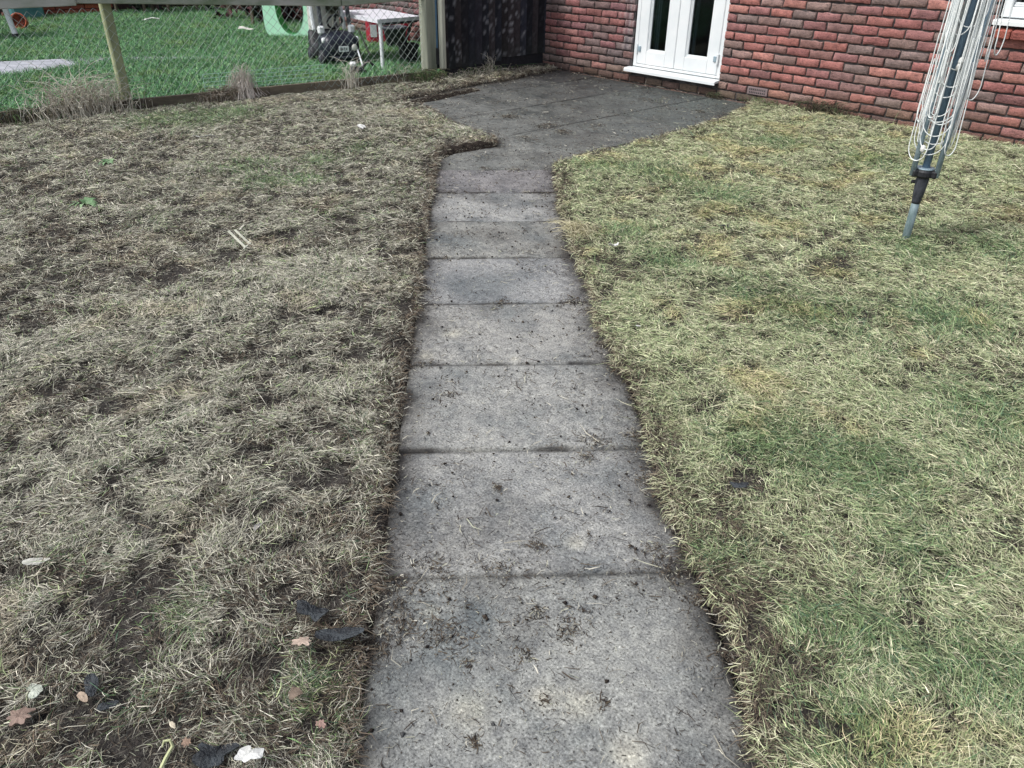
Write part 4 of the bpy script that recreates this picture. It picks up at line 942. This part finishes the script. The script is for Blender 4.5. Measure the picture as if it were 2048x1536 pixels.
# ------------------------------------------------------------------ weeds along the fence
def weed(name, label, cat, base, spread, n, hmin, hmax, pal, r=.0025, droop=.5, lean=(0, 0), seed=1, group='weeds at the foot of the fences and walls', nz=6, curl=1.0, cone=0.0):
    rnd = random.Random(seed); q = MB()
    for k in range(n):
        bx, by = rnd.gauss(0, spread[0]), rnd.gauss(0, spread[1])
        h = rnd.uniform(hmin, hmax) * math.exp(-.5 * ((bx / (2.2 * spread[0])) ** 2 + (by / (2.2 * spread[1])) ** 2)); az = rnd.uniform(0, 6.28); dr = rnd.uniform(.1, 1) * droop * h
        pts = []
        ja, jb = rnd.uniform(-1, 1), rnd.uniform(-1, 1); f1_, f2_ = rnd.uniform(3, 7), rnd.uniform(0, 6)
        for s in range(nz + 1):
            t = s / nz; w_ = t * t
            jit = .13 * h * curl * math.sin(t * f1_ + f2_) * t
            pts.append((bx * (1 - cone * t) + (math.cos(az) * dr * w_) + lean[0] * t * h + jit * jb, by * (1 - cone * t) + math.sin(az) * dr * w_ + lean[1] * t * h + jit * ja, h * (t - .55 * droop * t ** 3)))
        c = np.array(rnd.choice(pal)) * rnd.uniform(.7, 1.25)
        q.tube(pts, [r * (1 - .6 * s / nz) for s in range(nz + 1)], 3, col=c, cap=False)
    o = q.build(name, M['weed']); o.location = base
    return setp(o, label, cat, group)
dry = [(.56, .52, .43), (.66, .62, .52), (.46, .41, .34), (.32, .27, .21), (.70, .66, .56), (.20, .15, .11)]
dkd = [(.06, .05, .035), (.09, .075, .05), (.13, .11, .075), (.20, .18, .12), (.035, .03, .025)]
grn = [(.09, .16, .06), (.13, .20, .08), (.07, .12, .05), (.20, .22, .11)]
fz = .02
weed('dry_weed', 'big tangle of dry brown stalks left of the yellow-green fence post', 'weed', (-2.72, -5.02, fz), (.11, .21), 430, .16, .56, dry[:5] + dry[:2], .0028, .75, (0, 0), 3, curl=2.6, nz=8)
weed('dry_weed', 'tall thin bleached stalks rising above the big tangle at the fence', 'weed', (-2.80, -5.12, fz), (.05, .24), 22, .42, .66, dry[:2] + dry[4:5], .0034, .45, (0, .05), 4, nz=8, curl=1.8)
weed('dark_weed', 'low dark matted weeds at the foot of the chain link fence, far left', 'weed', (-2.78, -5.30, fz), (.09, .38), 420, .05, .20, dkd + grn[:2], .0028, 1.0, (0, 0), 5, curl=1.6)
weed('dry_weed', 'pale conical tuft of dead grass in front of the green wire panel', 'weed', (-2.70, -3.66, fz), (.07, .095), 300, .16, .37, [(.66, .60, .53), (.74, .69, .61), (.52, .46, .40)], .0026, .30, (0, .12), 6, curl=2.0, cone=.62)
weed('dry_weed', 'low brown dead grass mound left of the pale conical tuft', 'weed', (-2.68, -3.84, fz), (.06, .11), 420, .07, .21, dry[2:4] + dry[5:] + dkd[2:4], .0026, .9, (0, 0), 7, curl=1.4)
weed('dry_weed', 'fan of thin straw stalks in front of the toy car', 'weed', (-2.50, -2.62, fz), (.035, .05), 46, .22, .46, dry[:2] + dry[4:5], .0028, .7, (-.1, .15), 8, nz=7, curl=1.5)
weed('dry_weed', 'arching straw weeds between the white table leg and the post', 'weed', (-2.56, -1.98, fz), (.05, .16), 70, .10, .34, dry[:5] + grn, .0026, .9, (0, 0), 9, nz=7, curl=1.6)
weed('green_weed', 'bushy green grass clump at the foot of the grey fence post', 'weed', (-2.40, -1.72, fz), (.07, .10), 260, .08, .24, grn + dkd[2:4], .0030, 1.0, (0, 0), 10)
weed('green_weed', 'sparse weeds along the bottom of the black timber fence', 'weed', (-2.36, -1.05, fz), (.05, .26), 150, .05, .20, grn + dry[:4], .0024, 1.0, (0, 0), 11, curl=1.4)
weed('dry_weed', 'dried stalk standing against the middle of the black timber fence', 'weed', (-2.41, -.86, fz), (.02, .03), 26, .12, .34, dry[:3] + dry[4:5], .0022, .5, (0, 0), 12, curl=1.5)
weed('dark_weed', 'dark dead weed bush growing against the brick wall below the window', 'weed', (1.17, -.07, .02), (.16, .04), 330, .08, .24, dkd + dkd[:3] + grn[2:3], .0024, .8, (0, 0), 13, curl=1.6)
weed('green_weed', 'low green tuft beside the air brick at the wall foot', 'weed', (.56, -.06, .02), (.10, .03), 120, .04, .12, grn + dry[2:4], .0022, .9, (0, 0), 14)
weed('dry_weed', 'single pale stem standing in the joint below the French doors', 'weed', (-.86, -.03, 0), (.004, .004), 3, .05, .10, [(.42, .38, .32)], .0024, .2, (0, 0), 15)
weed('green_weed', 'sparse weed sprouting from the patio slab joint near the doors', 'weed', (-.14, -.66, 0), (.03, .02), 12, .03, .11, grn + dry[:2], .0018, .6, (0, 0), 16)
weed('dark_weed', 'dark mossy weed in the corner at the right end of the door sill', 'weed', (.02, -.04, 0), (.05, .02), 110, .03, .10, dkd + grn[2:3], .0022, .9, (0, 0), 17)
weed('dry_weed', 'dead grass scraps in the corner where black fence meets brick', 'weed', (-2.22, -.30, 0), (.06, .16), 70, .04, .12, dry, .002, 1.2, (0, 0), 18)
weed('dry_weed', 'pale straw tuft overhanging the right edge of the path', 'weed', (*pix(1165, 470)[:2], .02), (.05, .04), 130, .08, .17, [(.50, .46, .30), (.44, .40, .24), (.55, .50, .35)], .0017, 1.3, (-.25, -.3), 19)
# rosette weed on the left lawn
def rosette(px, py, r, label, seed):
    rnd = random.Random(seed); q = MB(); p = pix(px, py, .03)
    for k in range(11):
        a = k * 2.4 + rnd.uniform(-.2, .2); L_ = r * rnd.uniform(.6, 1.1); pts = []
        for s in range(6):
            t = s / 5; w_ = .011 * math.sin(math.pi * min(1, t * .9 + .08)) + .001; c = Vector((math.cos(a) * L_ * t, math.sin(a) * L_ * t, .03 * math.sin(t * 2.6)))
            sd_ = Vector((-math.sin(a), math.cos(a), .2)) * w_; pts += [c - sd_, c + sd_]
        q.add(pts, [(2 * s, 2 * s + 1, 2 * s + 3, 2 * s + 2) for s in range(5)], np.array(rnd.choice([(.16, .27, .13), (.12, .22, .10), (.22, .33, .17)])))
    o = q.build('broadleaf_weed', M['leaf']); o.location = p; setp(o, label, 'weed')
rosette(172, 412, .10, 'flat rosette of broad green leaves on the left lawn', 2)
rosette(215, 330, .07, 'small green rosette weed farther back on the left lawn', 3)

# ------------------------------------------------------------------ rotary clothes line
RO = (3.122, -2.780, 0)
ra = empty('rotary_clothes_line', RO, 0, 'folded grey rotary clothes line with white cords standing in the right lawn', 'clothes line')
mb = MB(); mb.tube([(0, 0, -.05), (.0003, 0, .1), (0, 0, .25)], .0195, 20); mb.build('ground_tube', M['galv_mossy'], ra, True)
mb = MB(); mb.lathe([(.0205, .232), (.0215, .245), (.0225, .25), (.0225, .262), (.0235, .264), (.027, .30), (.030, .345), (.0285, .362), (.024, .365)], 22); sl_ = mb.build('sleeve', M['darkplastic'], ra, True)
mb = MB(); mb.tube([(-.026, -.004, .335), (-.046, -.008, .333)], .009, 10); mb.build('locking_knob', M['blackplastic'], sl_)
mb = MB(); mb.lathe([(.022, .358), (.040, .365), (.046, .372), (.046, .392), (.040, .402), (.030, .405)], 24)
angs = [math.radians(a) for a in (-6, -128, 114)]
for a in angs:
    mb.box((.052 * math.cos(a), .052 * math.sin(a), .384), (.030, .034, .034), Matrix.Rotation(a, 3, 'Z'), .006)
mb.build('hub', M['blackplastic'], ra)
mb = MB(); mb.lathe([(.041, .402), (.043, .406), (.040, .410), (.026, .410)], 24); mb.build('hub_rim', M['galv'], ra, True)
mb = MB(); mb.tube([(0, 0, .36), (0, 0, 1.95)], .0175, 20); mb.build('pole', M['bluepole'], ra, True)
mb = MB(); mb.lathe([(.018, 1.93), (.035, 1.935), (.035, 1.97), (.02, 1.985)], 18); mb.build('pole_cap', M['blackplastic'], ra)
armpts = []
for k, a in enumerate(angs):
    c, s = math.cos(a), math.sin(a); r1 = .060; r2 = .082
    mb = MB(); mb.tube([(r1 * c, r1 * s, .372), (.062 * c, .062 * s, .7), (r2 * c, r2 * s, 1.9)], .0125, 14); mb.build('arm', M['galv'], ra, True)
mb = MB(); rl = random.Random(5)
def loop(a1, r1_, z1_, a2, r2_, z2_, zb, out=0.0, rad=.0025):
    p1 = Vector((r1_ * math.cos(a1), r1_ * math.sin(a1), z1_)); p2 = Vector((r2_ * math.cos(a2), r2_ * math.sin(a2), z2_)); pts = []
    am = (a1 + a2) / 2; ov = Vector((math.cos(am), math.sin(am), 0)) * out
    dep = min(.16, max(.045, (p2 - p1).to_2d().length * .62)); zs = zb + dep
    for i_ in range(9):                                     # down one side
        t = i_ / 9; pts.append((p1.x + ov.x * t, p1.y + ov.y * t, z1_ + (zs - z1_) * t))
    for i_ in range(15):                                    # round bottom
        th = math.pi * i_ / 14; u = (1 - math.cos(th)) / 2; q = p1.lerp(p2, u); pts.append((q.x + ov.x, q.y + ov.y, zs - dep * math.sin(th)))
    for i_ in range(1, 10):
        t = i_ / 9; pts.append((p2.x + ov.x * (1 - t), p2.y + ov.y * (1 - t), zs + (z2_ - zs) * t))
    mb.tube(pts, rad, 6, cap=False)
for k in range(30):
    q = rl.randrange(3); a1 = angs[q] + rl.uniform(-.35, .35); a2 = a1 + rl.choice([.5, .9, 1.4, 1.57, 2.2, -1.2]) + rl.uniform(-.2, .2)
    zb = rl.choice([rl.uniform(.50, .72), rl.uniform(.55, .95), rl.uniform(.75, 1.05)])
    loop(a1, rl.uniform(.058, .088), rl.uniform(1.3, 1.85), a2, rl.uniform(.058, .088), rl.uniform(1.3, 1.85), zb, rl.uniform(0, .012))
# slack outer loops
view = math.atan2(CAM[1] - RO[1], CAM[0] - RO[0])          # front of the pole as the yard sees it
loop(view + 2.2, .11, 1.6, view + .9, .10, 1.5, .90, .03); loop(view + 1.9, .13, 1.7, view + 1.0, .11, 1.5, .93, .04)
loop(view + 1.7, .10, 1.4, view + .6, .09, 1.2, .74, .03); loop(view - 1.9, .095, 1.5, view - .8, .08, 1.4, .62, .015)
loop(view - 1.5, .10, 1.0, view - .2, .08, .9, .445, .0); loop(view - 1.3, .09, .8, view + 1.0, .07, .8, .475, .0); loop(view - 1.2, .085, .9, view + 1.3, .08, .95, .525, .0)
loop(view - .9, .085, 1.0, view + .7, .085, .95, .57, .01); loop(view - 1.3, .095, .9, view + .9, .085, .9, .63, .01); loop(view + .5, .085, 1.0, view + 1.2, .09, .9, .49, .02)
for k in range(66):       # bundled straight runs lying along the arms
    a = angs[k % 3] + rl.uniform(-.75, .75); r_ = rl.uniform(.05, .078); a2 = a + rl.uniform(-.8, .8); zb = rl.uniform(.50, .95)
    mb.tube([(r_ * math.cos(a), r_ * math.sin(a), zb), ((r_ + .006) * math.cos((a + a2) / 2), (r_ + .006) * math.sin((a + a2) / 2), (zb + 1.6) / 2), (r_ * 1.1 * math.cos(a2), r_ * 1.1 * math.sin(a2), 1.75)], .0024, 5, cap=False)
mb.build('washing_line', M['cord'], ra, True)
mb = MB()
for (a, r_, z_) in ((view + .35, .055, .90), (view + .3, .055, .875), (view - .6, .062, .505)):
    c = (r_ * math.cos(a), r_ * math.sin(a), z_); mb.lathe([(.004, -.018), (.011, -.010), (.013, 0), (.010, .012), (.004, .018)], 10, c)
mb.build('cord_toggle', M['litter'], ra, True)

# ------------------------------------------------------------------ litter and leaves
def blade_outline(kind, rnd):
    o_ = []; n = 32; ph = [rnd.uniform(0, 6.28) for _ in range(6)]
    for k in range(n):
        a = 2 * math.pi * k / n
        wob = sum(math.sin(a * (m_ + 2) + ph[m_]) / (m_ + 2) for m_ in range(5))
        if kind == 'oval': r = 1 + .10 * wob; x_, y_ = r * math.cos(a), .42 * r * math.sin(a) * (1 - .25 * math.cos(a))
        elif kind == 'lobed': r = .74 + .16 * math.cos(7 * a + .4 * math.sin(a)) + .16 * wob; x_, y_ = r * math.cos(a), .72 * r * math.sin(a)
        elif kind == 'el': r = 1 + .15 * wob; x_, y_ = r * math.cos(a), .30 * r * math.sin(a) + .75 * max(0, math.cos(a)) ** 2
        else: r = .8 + .38 * wob; x_, y_ = r * math.cos(a), .62 * r * math.sin(a)
        o_.append((x_, y_))
    return o_
def flake(name, px, py, size, kind, m, label, cat, col=None, rot=0.0, seed=1, z=.045, wave=.16):
    rnd = random.Random(seed); o_ = blade_outline(kind, rnd); q = MB(); vs = []; n = len(o_); rings = (1.0, .66, .33)
    f1, f2 = rnd.uniform(2, 4), rnd.uniform(0, 6)
    for t_ in (0, -.0012):
        for rr in rings:
            for (a, b) in o_:
                vs.append((a * rr * size, b * rr * size, size * wave * (.5 * math.sin(a * rr * f1 + f2) + .5 * math.sin(b * rr * 3.3 + f2 * 2)) + .25 * size * wave * rr * rnd.uniform(-1, 1) * (1 if t_ == 0 else 0) + t_))
        vs.append((0, 0, size * wave * .5 * math.sin(f2) + t_))
    B = 3 * n + 1; fs = []
    for L_ in (0, 1):
        o0 = L_ * B
        for r_ in range(2):
            for k in range(n):
                k2 = (k + 1) % n; f = (o0 + r_ * n + k, o0 + r_ * n + k2, o0 + (r_ + 1) * n + k2, o0 + (r_ + 1) * n + k); fs.append(f if L_ == 0 else f[::-1])
        for k in range(n): f = (o0 + 2 * n + k, o0 + 2 * n + (k + 1) % n, o0 + 3 * n); fs.append(f if L_ == 0 else f[::-1])
    for k in range(n): k2 = (k + 1) % n; fs.append((k2, k, B + k, B + k2))
    q.add(vs, fs, col); o = q.build(name, m, None, False)
    o.location = pix(px, py, z + (.006 if cat == 'leaf' else .034)); o.rotation_euler = (rnd.uniform(-.10, .10), rnd.uniform(-.10, .10), rot)
    return setp(o, label, cat, {'leaf': 'fallen leaves on the left lawn', 'litter': 'white litter scraps'}[cat])
L_ = flake
L_('plastic_scrap', 405, 272, .075, 'rag', M['litter'], 'crumpled white plastic scrap on the back left lawn, bigger one', 'litter', rot=.9, seed=4, z=.072)
L_('plastic_scrap', 722, 252, .055, 'rag', M['litter'], 'small white plastic scrap on the back left lawn near the patio', 'litter', rot=.2, seed=5, z=.045)
L_('plastic_scrap', 1228, 488, .034, 'rag', M['litter'], 'white scrap on the right lawn near the path edge', 'litter', rot=1.2, seed=6, z=.05, wave=.5)
L_('plastic_scrap', 1277, 651, .010, 'rag', M['litter'], 'tiny white fleck on the right lawn near the middle of the path', 'litter', rot=1.2, seed=7, z=.05)
L_('plastic_scrap', 1832, 302, .020, 'rag', M['litter'], 'white fleck on the grass beside the foot of the clothes line', 'litter', rot=.2, seed=8, z=.045)
L_('plastic_scrap', 497, 1508, .029, 'rag', M['litter'], 'torn white flake among dark litter at the bottom left', 'litter', rot=1.1, seed=9, z=.05)
L_('plastic_scrap', 300, 38, .14, 'rag', M['litter'], 'white rag of litter on the far green lawn by the hedge', 'litter', rot=1.3, seed=10, z=.12)
L_('plastic_scrap', 490, 56, .11, 'rag', M['cream'], 'pinkish white litter on the far green lawn left of the play panel', 'litter', rot=1.3, seed=11, z=.11)
L_('fallen_leaf', 680, 1265, .054, 'oval', M['darklitter'], 'long dark blue-grey wet leaf beside the path edge', 'leaf', rot=-.9 + 1.9, seed=12, z=.05)
L_('fallen_leaf', 603, 1283, .024, 'lobed', M['leaf'], 'pale pink-orange lobed leaf left of the long dark leaf', 'leaf', (.46, .36, .29), 1.0, 13, .05)
L_('fallen_leaf', 625, 1222, .042, 'rag', M['darklitter'], 'crumpled black wet leaf above the pink-orange leaf', 'leaf', rot=.4, seed=14, z=.052, wave=.28)
L_('fallen_leaf', 430, 1508, .046, 'rag', M['darklitter'], 'shiny dark plastic-like leaf at the bottom, beside the white flake', 'leaf', rot=.8, seed=15, z=.05, wave=.28)
L_('fallen_leaf', 72, 1122, .028, 'oval', M['leaf'], 'pale grey leaf lying alone on the left lawn', 'leaf', (.55, .54, .48), 1.2, 16, .05)
L_('fallen_leaf', 70, 1380, .026, 'rag', M['leaf'], 'pale greenish leaf near the left edge above the pink one', 'leaf', (.42, .45, .38), .4, 17, .05)
L_('fallen_leaf', 165, 1393, .017, 'oval', M['leaf'], 'small orange-tan leaf right of the pale greenish leaf', 'leaf', (.36, .28, .21), .2, 18, .05)
L_('fallen_leaf', 40, 1432, .034, 'lobed', M['leaf'], 'dull pink-brown lobed leaf at the bottom left edge', 'leaf', (.22, .155, .125), .7, 19, .05)
L_('fallen_leaf', 182, 1370, .030, 'oval', M['darklitter'], 'dark purple-black leaf above the small orange-tan leaf', 'leaf', rot=-.3, seed=20, z=.05)
L_('fallen_leaf', 215, 1410, .020, 'oval', M['darklitter'], 'small slate-blue leaf below the dark purple-black leaf', 'leaf', rot=1.4, seed=21, z=.05)
L_('fallen_leaf', 641, 1447, .014, 'lobed', M['leaf'], 'tiny salmon pink leaf close to the lower path edge', 'leaf', (.34, .22, .185), 0, 22, .05)
L_('fallen_leaf', 345, 1450, .010, 'oval', M['leaf'], 'tiny cream leaf scrap in the dark lower left lawn', 'leaf', (.62, .55, .42), 0, 23, .05)
L_('fallen_leaf', 372, 1484, .013, 'lobed', M['leaf'], 'tiny orange leaf above the shiny dark leaf', 'leaf', (.32, .22, .16), 0, 24, .05)
L_('fallen_leaf', 1480, 968, .026, 'rag', M['darklitter'], 'dark curled leaf on the right lawn beside the path', 'leaf', rot=.7, seed=25, z=.05, wave=.28)
L_('fallen_leaf', 590, 1385, .020, 'rag', M['leaf'], 'brown crumpled leaf below the pink-orange leaf', 'leaf', (.16, .12, .09), .7, 26, .05)
L_('fallen_leaf', 517, 1050, .018, 'oval', M['leaf'], 'small grey leaf in the middle of the left lawn', 'leaf', (.24, .23, .22), 2.0, 27, .05)
L_('fallen_leaf', 1450, 452, .040, 'rag', M['darklitter'], 'dark flat leaf in the middle of the right lawn', 'leaf', rot=.2, seed=28, z=.045)
weed('green_weed', 'small green tuft around the foot of the rotary clothes line', 'weed', (RO[0], RO[1], .02), (.06, .05), 170, .03, .10, grn + [(.15, .26, .09), (.11, .22, .08)], .0017, 1.1, (0, 0), 33)
# broken bits of lath on the left lawn
bl = empty('broken_lath', tuple(pix(480, 475, .05)), 0, 'weathered broken lath frame lying on the left lawn', 'wood scrap')
c0 = pix(480, 475, .05)
def lath(a, b, w_):
    q = MB(); p1 = pix(*a, .055) - c0; p2 = pix(*b, .05) - c0; q.bar(p1, p2, w_, .006, .001, up=(0, 0, 1)); return q
for a, b, w_ in (((457, 462), (492, 496), .012), ((470, 460), (501, 489), .011), ((488, 497), (501, 486), .010), ((480, 459), (488, 450), .011)):
    lath(a, b, w_).build('lath', M['palewood'], bl)
# curled stem bottom left and long straws
mb = MB(); c0 = pix(335, 1508, .05); pts = [pix(u, v, .05 + zz) - c0 for u, v, zz in ((322, 1536, 0), (332, 1515, .01), (345, 1492, .02), (340, 1480, .03), (328, 1482, .03), (324, 1495, .02))]
mb.tube(pts, [.004, .004, .0035, .003, .0025, .001], 6, col=(.48, .50, .28)); o = mb.build('curled_stem', M['weed']); o.location = c0
setp(o, 'pale green curled plant stem at the bottom left', 'stem')
